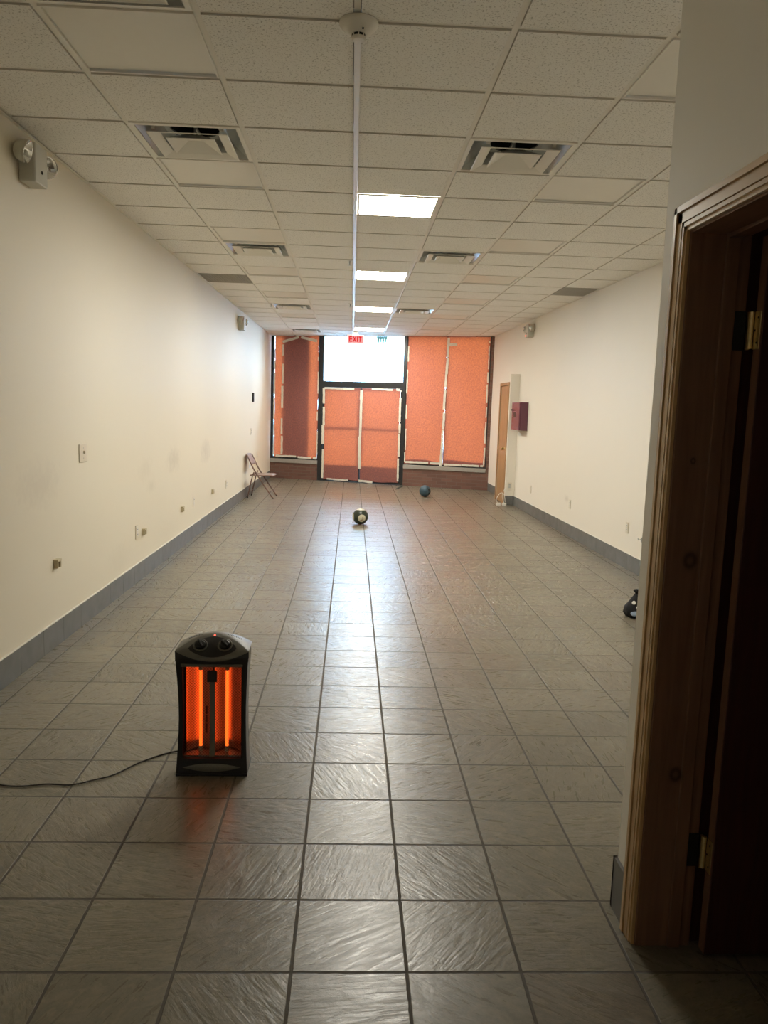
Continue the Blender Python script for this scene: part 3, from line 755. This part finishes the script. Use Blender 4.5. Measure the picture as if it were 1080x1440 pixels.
obj('case', newbox(-0.166, 0.166, 0.0, 0.030, -0.165, 0.0, 0.006), M_SIGNC, t)
obj('face', newbox(-0.152, 0.152, -0.003, -0.0005, -0.152, -0.014), M_EXITF, t)
obj('mount', newbox(-0.05, 0.05, 0.0, 0.03, 0.0005, 0.0615), M_WHITE, t)
bm = bmesh.new()
def bar(x0, z0, x1, z1, w):
    d = Vector((x1 - x0, 0, z1 - z0)); n = Vector((-d.z, 0, d.x)).normalized() * w / 2
    P = [Vector((x0, 0, z0)) - n, Vector((x1, 0, z1)) - n, Vector((x1, 0, z1)) + n, Vector((x0, 0, z0)) + n]
    a = [bm.verts.new((p.x, -0.0060, p.z)) for p in P]; b = [bm.verts.new((p.x, -0.0032, p.z)) for p in P]
    bm.faces.new(a); bm.faces.new(b[::-1])
    for k in range(4): bm.faces.new((a[k], a[(k + 1) % 4], b[(k + 1) % 4], b[k]))
zt, zb, w = -0.030, -0.134, 0.019
bar(-0.115, zb, -0.115, zt, w); [bar(-0.1055, z, -0.066, z, w) for z in (zt - .0095, (zt + zb) / 2, zb + .0095)]
bar(-0.046, zb, 0.012, zt, w); bar(-0.046, zt, 0.012, zb, w)
bar(0.038, zb, 0.038, zt, w); bar(0.090, zb, 0.090, zt - .019, w); bar(0.060, zt - .0095, 0.122, zt - .0095, w)
obj('lettering', bm, M_EXITL, t)

# ------------------------------------------------------------------ emergency lights
def emergency(loc_rot, mirror, label, led=False):
    t = thing('emergency_light', label, 'emergency light', loc_rot[0], loc_rot[1], 'two headed emergency lights high on the walls')
    b = obj('case', newbox(-0.085, 0.085, 0.0008, 0.095, -0.105, 0.105, 0.008), M_CASE, t)
    obj('test_button', newbox(-0.006, 0.006, 0.0955, 0.099, -0.045, -0.030), M_DARK, t)
    for s, d in ((-1, (0.08, 0.95, -0.28)), (1, (-0.55, 0.72, -0.38))):
        d = (d[0] * mirror, d[1], d[2]); sx = s * mirror
        c = Vector((sx * 0.150, 0.060, 0.035)); hb = bmesh.new()
        lathe(hb, [(0, -0.045), (0.030, -0.045), (0.050, -0.030), (0.060, 0.0), (0.062, 0.022), (0.056, 0.022)], 28, M=align(d, c), caps=False)
        hd = obj('lamp_head', hb, M_CASE, t, True)
        lb = bmesh.new(); lathe(lb, [(0.0565, 0.0215), (0.045, 0.010), (0.02, -0.004), (0, -0.006)], 28, M=align(d, c), caps=False); obj('reflector', lb, M_CHROME, hd, True)
        lb = bmesh.new(); lathe(lb, [(0.0555, 0.0225), (0.0595, 0.0245), (0.0625, 0.0225)], 28, M=align(d, c), caps=False); obj('rim', lb, M_CHROME, hd)
        lb = bmesh.new(); lathe(lb, [(0, 0.012), (0.006, 0.009), (0.007, 0.0), (0, -0.005)], 12, M=align(d, c)); obj('bulb', lb, M_CREAM, hd, True)
        ab = bmesh.new(); x0, x1 = sorted((sx * 0.0855, sx * 0.128)); box(ab, x0, x1, 0.04, 0.065, 0.02, 0.045); obj('arm', ab, M_CASE, t)
    if led:
        lb = bmesh.new(); lathe(lb, [(0, 0), (0.012, 0), (0.009, 0.008), (0, 0.010)], 12, M=align((0, 1, 0), (0.055 * -mirror * -1, 0.0955, -0.075))); obj('indicator', lb, M_LED, t)
# on the left wall local +x runs towards the camera (-Y); on the right wall it runs to the street
emergency(on_left(4.665, 2.858), -1, 'near large two headed emergency light high on the left wall')
emergency(on_left(12.55, 2.815), -1, 'far small emergency light on the left wall near the papered window')
emergency(on_right(12.5, 2.855), 1, 'emergency light with red indicator high on the right wall', True)

# ------------------------------------------------------------------ plates, brackets and boxes on the walls
def plate(lr, w, h, label, name='outlet_cover', cat='outlet', group='outlet covers low on the walls', kind='outlet'):
    t = thing(name, label, cat, lr[0], lr[1], group)
    obj('cover', newbox(-w / 2, w / 2, 0.0008, 0.008, -h / 2, h / 2, 0.003), M_PLATE, t)
    if kind == 'switch':
        obj('toggle', newbox(-0.006, 0.006, 0.0082, 0.022, -0.004, 0.016, 0.002), M_PLATE, t)
        bm = bmesh.new(); [box(bm, -0.003, 0.003, 0.0082, 0.0092, z - .003, z + .003) for z in (-0.035, 0.035)]; obj('screw', bm, M_STEEL, t)
    else:
        for dz in (-0.021, 0.021):
            r = obj('receptacle', newbox(-0.016, 0.016, 0.0082, 0.0105, dz - 0.014, dz + 0.014, 0.001), M_WHITE, t)
            bm = bmesh.new(); box(bm, -0.008, -0.005, 0.0107, 0.0115, dz - .004, dz + .006); box(bm, 0.005, 0.008, 0.0107, 0.0115, dz - .004, dz + .006); obj('slot', bm, M_DARK, r)
    return t
plate(on_left(5.50, 1.205), 0.150, 0.125, 'ivory light switch plate at mid height on the left wall', 'light_switch', 'switch', None, 'switch')
for y, z, lab in ((6.80, 0.444, 'nearest outlet cover on the left wall, beside a beige bracket'), (9.16, 0.429, 'second outlet cover on the left wall'), (11.44, 0.407, 'third outlet cover on the left wall, before the folding chair'), (14.05, 1.09, 'small outlet plate on the left wall above the folding chair'), (14.9, 0.62, 'outlet plate on the left wall between folding chair and brick front')):
    plate(on_left(y, z), 0.075, 0.118, lab)
for y, z, lab in ((12.06, 0.395, 'outlet cover on the right wall nearest the closet'), (9.985, 0.418, 'middle outlet cover on the right wall'), (7.95, 0.425, 'outlet cover on the right wall nearest the partition')):
    plate(on_right(y, z), 0.075, 0.118, lab)
for y, z, lab in ((4.97, 0.535, 'nearest small beige wall bracket, low on the left wall'), (7.00, 0.416, 'beige wall bracket right beside the nearest outlet cover'), (8.535, 0.419, 'third beige wall bracket from the camera, left wall'), (10.325, 0.422, 'farthest beige wall bracket on the left wall')):
    lr = on_left(y, z); t = thing('wall_bracket', lab, 'bracket', lr[0], lr[1], 'small beige brackets low on the left wall')
    bm = bmesh.new(); box(bm, -0.034, 0.034, 0.0008, 0.005, -0.032, 0.030, 0.001); obj('back_plate', bm, M_BEIGE, t)
    bm = bmesh.new(); box(bm, -0.032, 0.032, 0.0052, 0.030, 0.012, 0.028, 0.002); box(bm, 0.018, 0.032, 0.0052, 0.028, -0.028, 0.0118, 0.002); box(bm, -0.032, -0.018, 0.0052, 0.028, -0.028, 0.0118, 0.002); obj('clip', bm, M_BEIGE, t)
lr = on_left(14.19, 1.70); t = thing('wall_control', 'small black wall control on the left wall above the folding chair', 'control', *lr)
bm = bmesh.new(); prism(bm, [(-0.045, 0.0008), (0.045, 0.0008), (0.035, 0.030), (-0.035, 0.030)], -0.085, 0.075); obj('body', bm, M_BLACK, t)
obj('cap', newbox(-0.03, 0.03, 0.0305, 0.036, -0.02, 0.06, 0.002), M_STEEL, t)
lr = on_left(13.92, 0.52); t = thing('wall_sticker', 'small white and blue sticker on the wall behind the folding chair', 'sticker', *lr)
obj('backing', newbox(-0.08, 0.08, 0.0008, 0.002, -0.07, 0.07), M_WHITE, t); obj('print', newbox(-0.05, 0.05, 0.0022, 0.003, -0.06, -0.01), M_PALEBLUE, t)
lr = on_right(7.56, 0.36); t = thing('wall_hook', 'tiny dark hook on the right wall beside the partition edge', 'hook', *lr)
bm = bmesh.new(); box(bm, -0.012, 0.012, 0.0008, 0.004, -0.02, 0.02); tube(bm, spline([(0, 0.004, 0.006), (0, 0.03, 0.0), (0, 0.036, 0.016)], 6), 0.004, 8); obj('hook', bm, M_STEEL, t)
# maroon cabinet
lr = on_right(12.78, 1.515); t = thing('wall_cabinet', 'maroon metal alarm cabinet on the right wall next to the closet', 'cabinet', *lr)
obj('body', newbox(-0.275, 0.275, 0.0008, 0.125, -0.225, 0.225, 0.004), M_PURPLE, t)
dr = obj('door', newbox(-0.272, 0.272, 0.1255, 0.145, -0.222, 0.222, 0.004), M_PURPLE, t)
obj('window', newbox(-0.05, 0.14, 0.1453, 0.148, -0.02, 0.07, 0.002), M_BLACK, dr)
bm = bmesh.new(); lathe(bm, [(0, 0), (0.012, 0), (0.012, 0.03), (0, 0.03)], 14, M=align((0, 1, 0), (0.225, 0.1455, 0.1))); obj('lock', bm, M_BLACK, dr)
obj('conduit_stub', newbox(-0.04, 0.04, 0.03, 0.09, -0.255, -0.2255, 0.004), M_WHITE, t)
# power adapter on the floor by the closet
t = thing('extension_lead', 'white extension lead with plug blocks on the floor at the closet door', 'extension lead', (2.55, 13.07, 0))
bm = bmesh.new(); box(bm, -0.07, 0.0, -0.03, 0.03, 0.001, 0.05, 0.008); obj('plug_block', bm, M_WHITE, t)
bm = bmesh.new(); box(bm, 0.03, 0.10, -0.02, 0.04, 0.001, 0.05, 0.008); obj('plug_block', bm, M_WHITE, t)
bm = bmesh.new(); tube(bm, spline([(-0.035, 0.03, 0.03), (-0.06, 0.06, 0.10), (0.0, 0.10, 0.20), (0.07, 0.10, 0.19), (0.09, 0.05, 0.06)], 8), 0.004, 8)
tube(bm, spline([(0.065, 0.04, 0.045), (0.04, 0.08, 0.16), (0.075, 0.10, 0.27), (0.11, 0.112, 0.30)], 8), 0.004, 8); obj('cord', bm, M_WHITE, t, True)
t = thing('outlet_cover', 'small outlet cover on the narrow end of the closet', 'outlet', (2.715, 13.1988, 0.33), (0, 0, pi), 'outlet covers low on the walls')
obj('cover', newbox(-0.036, 0.036, 0.0, 0.006, -0.058, 0.058, 0.002), M_PLATE, t)
for dz in (-0.021, 0.021): obj('receptacle', newbox(-0.016, 0.016, 0.0062, 0.008, dz - 0.014, dz + 0.014, 0.001), M_STEEL, t)

# ------------------------------------------------------------------ folding chair
t = thing('folding_chair', 'brown metal folding chair standing against the far left wall', 'chair', (-1.50, 13.42, 0), (0, 0, radians(-3)))
t.scale = (0.98, 1.0, 0.935)
W = 0.215
for s in (-1, 1):
    y = s * W
    bm = bmesh.new(); tube(bm, spline([(-0.232, y, 0.775), (-0.205, y, 0.715), (-0.075, y, 0.455), (0.215, y, 0.014)], 8), 0.0115, 10); lg = obj('front_leg', bm, M_CHAIR, t, True)
    bm = bmesh.new(); lathe(bm, [(0, 0.0), (0.014, 0.0), (0.014, 0.022), (0, 0.022)], 12, M=Matrix.Translation((0.217, y, 0.0005))); obj('foot_cap', bm, M_BLACK, lg)
    y2 = s * (W - 0.028)
    bm = bmesh.new(); tube(bm, spline([(-0.115, y2, 0.47), (-0.150, y2, 0.36), (-0.222, y2, 0.014)], 8), 0.0105, 10); lg = obj('rear_leg', bm, M_CHAIR, t, True)
    bm = bmesh.new(); lathe(bm, [(0, 0.0), (0.013, 0.0), (0.013, 0.022), (0, 0.022)], 12, M=Matrix.Translation((-0.224, y2, 0.0005))); obj('foot_cap', bm, M_BLACK, lg)
bm = bmesh.new()
for (x, z, yy) in ((0.150, 0.11, W - .012), (-0.203, 0.11, W - .04), (-0.125, 0.43, W - .028)): tube(bm, [(x, -yy, z), (x, yy, z)], 0.008, 8)
obj('stretcher', bm, M_CHAIR, t, True)
bm = bmesh.new(); n = 8; rows = []
for i in range(n + 1):
    s = i / n; x = -0.185 + 0.40 * s
    rows.append([bm.verts.new((x, (W - 0.018) * q, 0.420 + 0.012 * s - 0.010 * (1 - q * q) * sin(pi * s) + (-0.012 if s > 0.97 else 0))) for q in (-1, -.6, -.2, .2, .6, 1)])
for a, b in zip(rows[:-1], rows[1:]):
    for k in range(5): bm.faces.new((a[k], a[k + 1], b[k + 1], b[k]))
o = obj('seat', bm, M_SEAT, t, True); m = o.modifiers.new('t', 'SOLIDIFY'); m.thickness = 0.022
bm = bmesh.new(); rows = []
for i in range(7):
    s = i / 6; z = 0.60 + 0.185 * s; x = -0.145 - 0.095 * s
    rows.append([bm.verts.new((x - 0.025 * (1 - q * q), (W + 0.002) * q, z + (0.01 * (1 - q * q) if s > .9 else 0))) for q in (-1, -.7, -.35, 0, .35, .7, 1)])
for a, b in zip(rows[:-1], rows[1:]):
    for k in range(6): bm.faces.new((a[k], a[k + 1], b[k + 1], b[k]))
o = obj('backrest', bm, M_SEAT, t, True); m = o.modifiers.new('t', 'SOLIDIFY'); m.thickness = 0.012

# ------------------------------------------------------------------ balls
def cap_patch(bm, R, d, ang, n=28, rings=6):
    M = align(d); pts = [[bm.verts.new(M @ Vector((0, 0, R)))]]
    for k in range(1, rings + 1):
        a = ang * k / rings
        pts.append([bm.verts.new(M @ Vector((R * sin(a) * cos(2 * pi * q / n), R * sin(a) * sin(2 * pi * q / n), R * cos(a)))) for q in range(n)])
    for a, b in zip(pts[:-1], pts[1:]):
        for q in range(n):
            if len(a) == 1: bm.faces.new((a[0], b[q], b[(q + 1) % n]))
            else: bm.faces.new((a[q], b[q], b[(q + 1) % n], a[(q + 1) % n]))
def sphere(R, n=40):
    bm = bmesh.new(); bmesh.ops.create_uvsphere(bm, u_segments=n, v_segments=n // 2, radius=R); return bm
R1 = 0.107
t = thing('exercise_ball', 'dark green ball with cream round patches in mid floor', 'ball', (0.150, 10.55, R1 + 0.001))
obj('ball', sphere(R1), M_GREEN, t, True)
bm = bmesh.new(); cap_patch(bm, R1 + .0012, (0.18, -0.93, -0.12), 0.50); obj('round_patch', bm, M_CREAM, t, True)
bm = bmesh.new(); cap_patch(bm, R1 + .0012, (0.0, 0.05, 1.0), 0.60); obj('round_patch', bm, M_CREAM, t, True)
bm = bmesh.new(); cap_patch(bm, R1 + .0012, (-1.0, -0.15, -0.05), 0.50); obj('round_patch', bm, M_CREAM, t, True)
bm = bmesh.new(); tube(bm, [Vector((0.18 + a, -0.93, -0.12 + b)).normalized() * (R1 + .002) for a, b in ((-.24, -.24), (-.12, -.30), (0.02, -.16), (.16, -.22), (.10, -.02), (.14, .12), (.04, .16))], 0.004, 8); obj('printed_mark', bm, M_BROWNM, t)
R2 = 0.105
t = thing('exercise_ball', 'slate blue ball on the floor in front of the brick wall', 'ball', (1.365, 14.15, R2 + 0.001))
obj('ball', sphere(R2), M_BLUE, t, True)
for d, a in (((0.62, -0.75, 0.35), 0.20), ((0.80, -0.55, 0.02), 0.17), ((0.62, -0.72, -0.42), 0.20), ((0.30, -0.80, 0.55), 0.10)):
    bm = bmesh.new(); cap_patch(bm, R2 + .0012, d, a); obj('dark_patch', bm, M_BLACK, t, True)
# teal strip on the floor beside the door
bm = bmesh.new(); prism(bm, [(-0.10, -0.32), (-0.075, -0.335), (0.10, 0.31), (0.06, 0.335)], 0.001, 0.012)
o = obj('rubber_strip', bm, M_TEAL); o.location = (0.985, 15.62, 0)
tag(o, 'thin dark teal strip lying on the floor at the right foot of the glass door', 'strip')
# half hidden bag beside the partition
t = thing('bag', 'small black bag with white and pale blue print, half hidden by the near partition', 'bag', (2.322, 5.97, 0.0), (0, 0, 0))
t.scale = (0.95, 0.95, 0.88)
bm = bmesh.new(); n = 28; prof = [(0.105, 0.001), (0.125, 0.03), (0.118, 0.08), (0.085, 0.13), (0.045, 0.18), (0.018, 0.21), (0.016, 0.22), (0.028, 0.235), (0.020, 0.25), (0.0, 0.255)]
rings = []
for k, (r, h) in enumerate(prof):
    if r == 0: rings.append([bm.verts.new((-0.15 * h, 0, h))]); continue
    rings.append([bm.verts.new((0.0 + r * (1 + 0.10 * sin(5 * a + k)) * cos(a) - 0.15 * h, 0.8 * r * (1 + 0.12 * sin(7 * a + 2 * k)) * sin(a), h)) for a in [2 * pi * q / n for q in range(n)]])
for a, b in zip(rings[:-1], rings[1:]):
    for q in range(n):
        if len(b) == 1: bm.faces.new((a[q], a[(q + 1) % n], b[0]))
        else: bm.faces.new((a[q], a[(q + 1) % n], b[(q + 1) % n], b[q]))
bm.faces.new(rings[0][::-1]); obj('sack', bm, simple('black_cloth', (0.012, 0.012, 0.014), 0.7, 0, 0.3), t, True)
bm = bmesh.new()
def blob(p, nrm, r, n=14):
    M = align(nrm, p); lathe(bm, [(0, 0.004), (r * .7, 0.003), (r, -0.002), (r, -0.006), (0, -0.006)], n, M=M)
blob((-0.074, -0.052, 0.140), (-.6, -.7, .5), 0.018); blob((-0.045, -0.085, 0.100), (-.3, -.85, .4), 0.020); obj('white_print', bm, M_WHITE, t)
bm = bmesh.new(); blob((-0.078, -0.080, 0.055), (-.5, -.85, .2), 0.030); blob((-0.035, -0.104, 0.035), (-.2, -.95, .1), 0.034); obj('blue_print', bm, M_PALEBLUE, t)

# ------------------------------------------------------------------ quartz tower heater
ht = thing('space_heater', 'black tower heater with glowing orange tubes on the tile floor', 'heater', (-0.560, 3.268, 0.0), (0, 0, radians(1.0)))
def prof(z):      # half width, front y
    f = max(0.0, min(1.0, z / 0.52))
    hw = 0.1510 - 0.0100 * sin(pi * f)
    yf = -0.082 + 0.022 * sin(pi * min(1, f * 1.02)) 
    return hw, yf
ZL = [0.012, 0.03, 0.055, 0.075, 0.13, 0.19, 0.25, 0.31, 0.37, 0.43, 0.475, 0.49, 0.515]
YB = 0.075
# housing: sides, back, bottom and top rail as one moulded shell with an opening in front
bm = bmesh.new()
def col_strip(fx0, fx1, zs, y_off=0.0, depth=0.030):
    pr = None
    for z in zs:
        hw, yf = prof(z); a, b = fx0(hw), fx1(hw)
        cur = [bm.verts.new((a, yf + y_off, z)), bm.verts.new((b, yf + y_off, z)), bm.verts.new((b, yf + y_off + depth, z)), bm.verts.new((a, yf + y_off + depth, z))]
        if pr:
            for k in range(4): bm.faces.new((pr[k], pr[(k + 1) % 4], cur[(k + 1) % 4], cur[k]))
        else: bm.faces.new(cur[::-1])
        pr = cur
    bm.faces.new(pr)
OW = 0.1235
col_strip(lambda h: -h, lambda h: -OW, ZL); col_strip(lambda h: OW, lambda h: h, ZL)
col_strip(lambda h: -OW, lambda h: OW, [0.012, 0.03, 0.055, 0.074], 0.0)
col_strip(lambda h: -OW, lambda h: OW, [0.481, 0.50, 0.515], 0.0)
obj('front_bezel', bm, M_BLACK, ht)
bm = bmesh.new(); pr = None
for z in ZL + [0.545]:
    hw, yf = prof(min(z, 0.515)); y0 = yf + 0.0305
    ring = []
    for (x, y) in ((-hw, y0), (hw, y0), (hw, 0.035), (hw * 0.86, 0.068), (hw * 0.45, YB), (-hw * 0.45, YB), (-hw * 0.86, 0.068), (-hw, 0.035)):
        ring.append(bm.verts.new((x, y, z)))
    if pr:
        for k in range(1, 8): bm.faces.new((pr[k], pr[(k + 1) % 8], ring[(k + 1) % 8], ring[k]))
    pr = ring
o = obj('housing', bm, M_BLACKG, ht); m = o.modifiers.new('t', 'SOLIDIFY'); m.thickness = 0.003; m.offset = -1
# lens shaped sloping control panel and domed top
NS, NT_ = 28, 10
def cap_pt(s, q):
    k = 1 - s * s
    fy, fz = -0.083 - 0.012 * k, 0.549 - 0.040 * k
    by, bz = -0.078 + 0.090 * k, 0.5505 + 0.048 * k
    bul = 0.012 * k * sin(pi * q)
    return Vector((0.152 * s, fy + (by - fy) * q - bul * .6, fz + (bz - fz) * q + bul * .6))
bm = bmesh.new(); g = [[bm.verts.new(cap_pt(-1 + 2 * i / NS, q / NT_)) for i in range(NS + 1)] for q in range(NT_ + 1)]
back = []
for (yy, zz) in ((0.030, 1.0), (0.060, 0.92), (0.0785, 0.65), (0.0785, 0.0)):
    row = []
    for i in range(NS + 1):
        s = -1 + 2 * i / NS; k = 1 - s * s
        x = 0.152 * s; lim = 0.0785 - 0.012 * max(0, abs(s) - 0.4) / 0.6
        row.append(bm.verts.new((x, min(yy, lim), 0.546 + (0.0045 + 0.048 * k) * zz)))
    back.append(row)
front = []
for i in range(NS + 1):
    s = -1 + 2 * i / NS; front.append(bm.verts.new((0.1515 * s, -0.080, 0.5055)))
rows = [front] + g + back
for a, b in zip(rows[:-1], rows[1:]):
    for i in range(NS):
        f = bm.faces.new((a[i], a[i + 1], b[i + 1], b[i]))
        if a is front: f.material_index = 1
bmesh.ops.remove_doubles(bm, verts=bm.verts[:], dist=0.0004)
top = obj('control_top', bm, [M_BLACKG, M_BLACK], ht, True)
# recessed darker lens and knobs
def cap_n(s, q):
    e = 0.01; a = cap_pt(s + e, q) - cap_pt(s - e, q); b = cap_pt(s, q + e) - cap_pt(s, q - e); return a.cross(b).normalized()
bm = bmesh.new(); gg = []
for q in range(9):
    row = []
    for i in range(25):
        s = -0.66 + 1.32 * i / 24; k = max(0, 1 - (s / 0.66) ** 2); qq = 0.50 + (q / 8 - 0.5) * 0.74 * sqrt(k)
        row.append(bm.verts.new(cap_pt(s, qq) + cap_n(s, qq) * 0.0012))
    gg.append(row)
for a, b in zip(gg[:-1], gg[1:]):
    for i in range(24): bm.faces.new((a[i], a[i + 1], b[i + 1], b[i]))
bmesh.ops.remove_doubles(bm, verts=bm.verts[:], dist=0.0003); obj('control_panel', bm, M_BLACK, top, True)
for s in (-0.35, 0.33):
    p = cap_pt(s, 0.56); nn = cap_n(s, 0.56)
    bm = bmesh.new(); lathe(bm, [(0.0, 0.0014), (0.031, 0.0014), (0.031, 0.004), (0.027, 0.006), (0.026, 0.003), (0, 0.003)], 28, M=align(nn, p)); obj('knob_ring', bm, M_BLACKG, top, True)
    bm = bmesh.new(); lathe(bm, [(0, 0.0032), (0.0225, 0.0032), (0.021, 0.012), (0.018, 0.014), (0, 0.0145)], 28, M=align(nn, p))
    tmp = bmesh.new(); box(tmp, -0.0045, 0.0045, -0.020, 0.020, 0.0125, 0.023, 0.002)
    bmesh.ops.transform(tmp, matrix=align(nn, p) @ Matrix.Rotation(radians(25 if s < 0 else 50), 4, 'Z'), verts=tmp.verts[:])
    me = bpy.data.meshes.new('tmp'); tmp.to_mesh(me); bm.from_mesh(me); tmp.free(); bpy.data.meshes.remove(me)
    obj('knob', bm, M_BLACK, top, False, 'black rotary knob')
bm = bmesh.new(); p = cap_pt(0.0, 0.93); lathe(bm, [(0, 0.0), (0.004, 0.0), (0.003, 0.003), (0, 0.004)], 12, M=align(cap_n(0, .93), p)); obj('indicator', bm, M_LED, top)
bm = bmesh.new()
for k in range(9):
    for sg in (-1, 1):
        s = sg * (0.36 + k * 0.045); kk = 1 - s * s; box(bm, 0.152 * s - .0018, 0.152 * s + .0018, 0.016, 0.029, 0.5505 + 0.048 * kk - 0.002, 0.5505 + 0.048 * kk + .0009)
obj('vent_slots', bm, M_DARK, top)
# reflectors, tubes, slots
for sg in (-1, 1):
    cx = sg * 0.060
    bm = bmesh.new(); rows = []
    for z in (0.085, 0.47):
        rows.append([bm.verts.new((cx + 0.056 * q, 0.020 - 0.042 * q * q, z)) for q in [-1 + k / 8 for k in range(17)]])
    for k in range(16): bm.faces.new((rows[0][k], rows[0][k + 1], rows[1][k + 1], rows[1][k]))
    rf = obj('reflector', bm, M_REFL, ht, True)
    if sg < 0:
        bm = bmesh.new()
        for z0, z1 in ((0.155, 0.195), (0.20, 0.235), (0.24, 0.275)): box(bm, cx + 0.020, cx + 0.028, 0.0095, 0.0125, z0, z1)
        obj('slot', bm, M_DARK, rf)
    bm = bmesh.new(); lathe(bm, [(0, 0.110), (0.0065, 0.110), (0.0065, 0.448), (0, 0.448)], 18, M=Matrix.Translation((cx + sg * -0.004, -0.018, 0))); tb = obj('heating_tube', bm, M_TUBE, ht, True)
    bm = bmesh.new()
    for z0, z1 in ((0.085, 0.1095), (0.4485, 0.47)): lathe(bm, [(0, z0), (0.009, z0), (0.009, z1), (0, z1)], 16, M=Matrix.Translation((cx + sg * -0.004, -0.018, 0)))
    obj('tube_holder', bm, M_CREAM, tb)
bm = bmesh.new(); box(bm, -OW, OW, -0.052, 0.045, 0.0745, 0.0800); obj('inner_floor', bm, M_STEEL, ht)
bm = bmesh.new(); box(bm, -OW, OW, -0.052, 0.045, 0.4745, 0.4805); obj('inner_roof', bm, M_STEEL, ht)
# wire grille following the concave front
bm = bmesh.new(); nx, nz = 40, 66; vv = {}
def gv(i, k):
    if (i, k) not in vv:
        x = -OW + 2 * OW * i / nx; z = 0.0752 + (0.4802 - 0.0752) * k / nz
        vv[(i, k)] = bm.verts.new((x, prof(z)[1] + 0.010, z))
    return vv[(i, k)]
for i in range(0, nx - 1):
    for k in range(0, nz - 1):
        if (i + k) % 2 == 0: bm.faces.new((gv(i + 1, k), gv(i + 2, k + 1), gv(i + 1, k + 2), gv(i, k + 1)))
gr = obj('grille', bm, M_STEELD, ht); m = gr.modifiers.new('w', 'WIREFRAME'); m.thickness = 0.0016; m.use_even_offset = False; m.use_replace = True
bm = bmesh.new(); pr = None
for k in range(13):
    z = 0.078 + (0.462 - 0.078) * k / 12; y = prof(z)[1] + 0.0050
    cur = [bm.verts.new(p) for p in ((-0.0115, y, z), (0.0115, y, z), (0.0115, y + .0035, z), (-0.0115, y + .0035, z))]
    if pr: [bm.faces.new((pr[q], pr[(q + 1) % 4], cur[(q + 1) % 4], cur[q])) for q in range(4)]
    else: bm.faces.new(cur[::-1])
    pr = cur
bm.faces.new(pr); obj('grille_bar', bm, M_BLACKG, ht)
bm = bmesh.new(); y = prof(0.44)[1]; box(bm, -0.021, 0.021, y - 0.001, y + 0.0045, 0.413, 0.463, 0.002); obj('name_plate', bm, M_BLACK, ht)
bm = bmesh.new(); y = prof(0.485)[1]; box(bm, -0.128, 0.128, y - 0.006, y - 0.0004, 0.482, 0.494, 0.002); obj('trim_bar', bm, M_BLACKG, ht)
bm = bmesh.new(); rows = []
for i in range(21):
    s = -1 + 2 * i / 20; x = 0.122 * s; k = 1 - s * s
    rows.append([bm.verts.new((x, prof(z)[1] - 0.0006 - (0.006 * k if m_ in (1, 2) else 0.001), z)) for m_, z in enumerate((0.0365 - 0.017 * k, 0.0365 - 0.012 * k, 0.0370 + 0.012 * k, 0.0370 + 0.017 * k))])
for a, b in zip(rows[:-1], rows[1:]):
    for k in range(3): bm.faces.new((a[k], b[k], b[k + 1], a[k + 1]))
obj('foot_scoop', bm, M_BLACKG, ht, True)
bm = bmesh.new(); box(bm, -0.1515, 0.1515, -0.086, 0.080, 0.0005, 0.0118, 0.003); obj('base', bm, M_BLACK, ht)
bm = bmesh.new(); loc = ht.location
cp = [(-0.60, 3.350, 0.05), (-0.66, 3.375, 0.022), (-0.765, 3.412, 0.0045), (-0.882, 3.309, 0.0045), (-0.967, 3.182, 0.0045), (-1.04, 3.13, 0.0045), (-1.113, 3.088, 0.0045), (-1.21, 3.092, 0.0045), (-1.307, 3.072, 0.0045), (-1.397, 3.083, 0.0045), (-1.60, 3.16, 0.0045), (-1.80, 3.14, 0.0045)]
inv = Matrix.Rotation(-radians(1.0), 4, 'Z')
tube(bm, spline([inv @ (Vector(p) - Vector(loc)) for p in cp], 10), 0.0032, 8); obj('power_cord', bm, M_CORD, ht, True)

# ------------------------------------------------------------------ world and camera
w = bpy.data.worlds.new('sky'); scene.world = w; w.use_nodes = True
bg = w.node_tree.nodes['Background']; bg.inputs[0].default_value = (0.40, 0.67, 1.0, 1); bg.inputs[1].default_value = 21.0

cam = bpy.data.cameras.new('camera'); co = bpy.data.objects.new('camera', cam); COL.objects.link(co)
cam.sensor_fit = 'VERTICAL'; cam.sensor_height = 36.0; cam.lens = 36.0 * 1100.9752 / 1440.0; cam.clip_start = 0.05; cam.clip_end = 200
PITCH, YAW, ROLL = -0.13190, -0.04450, -0.03170
R = Matrix.Rotation(YAW, 3, 'Z') @ Matrix.Rotation(PITCH, 3, 'X') @ Matrix.Rotation(ROLL, 3, 'Y')
right, fwd, up = R.col[0], R.col[1], R.col[2]
M = Matrix((( right.x, up.x, -fwd.x, 0), (right.y, up.y, -fwd.y, 0), (right.z, up.z, -fwd.z, 1.57806), (0, 0, 0, 1)))
co.matrix_world = M
scene.camera = co
scene.view_settings.view_transform = 'Standard'; scene.view_settings.look = 'None'
scene.view_settings.gamma = 1.0; scene.view_settings.use_curve_mapping = False
scene.view_settings.exposure = 0.30
scene.cycles.use_denoising = True
scene.cycles.max_bounces = 10; scene.cycles.diffuse_bounces = 8; scene.cycles.transparent_max_bounces = 12
scene.cycles.sample_clamp_indirect = 6.0
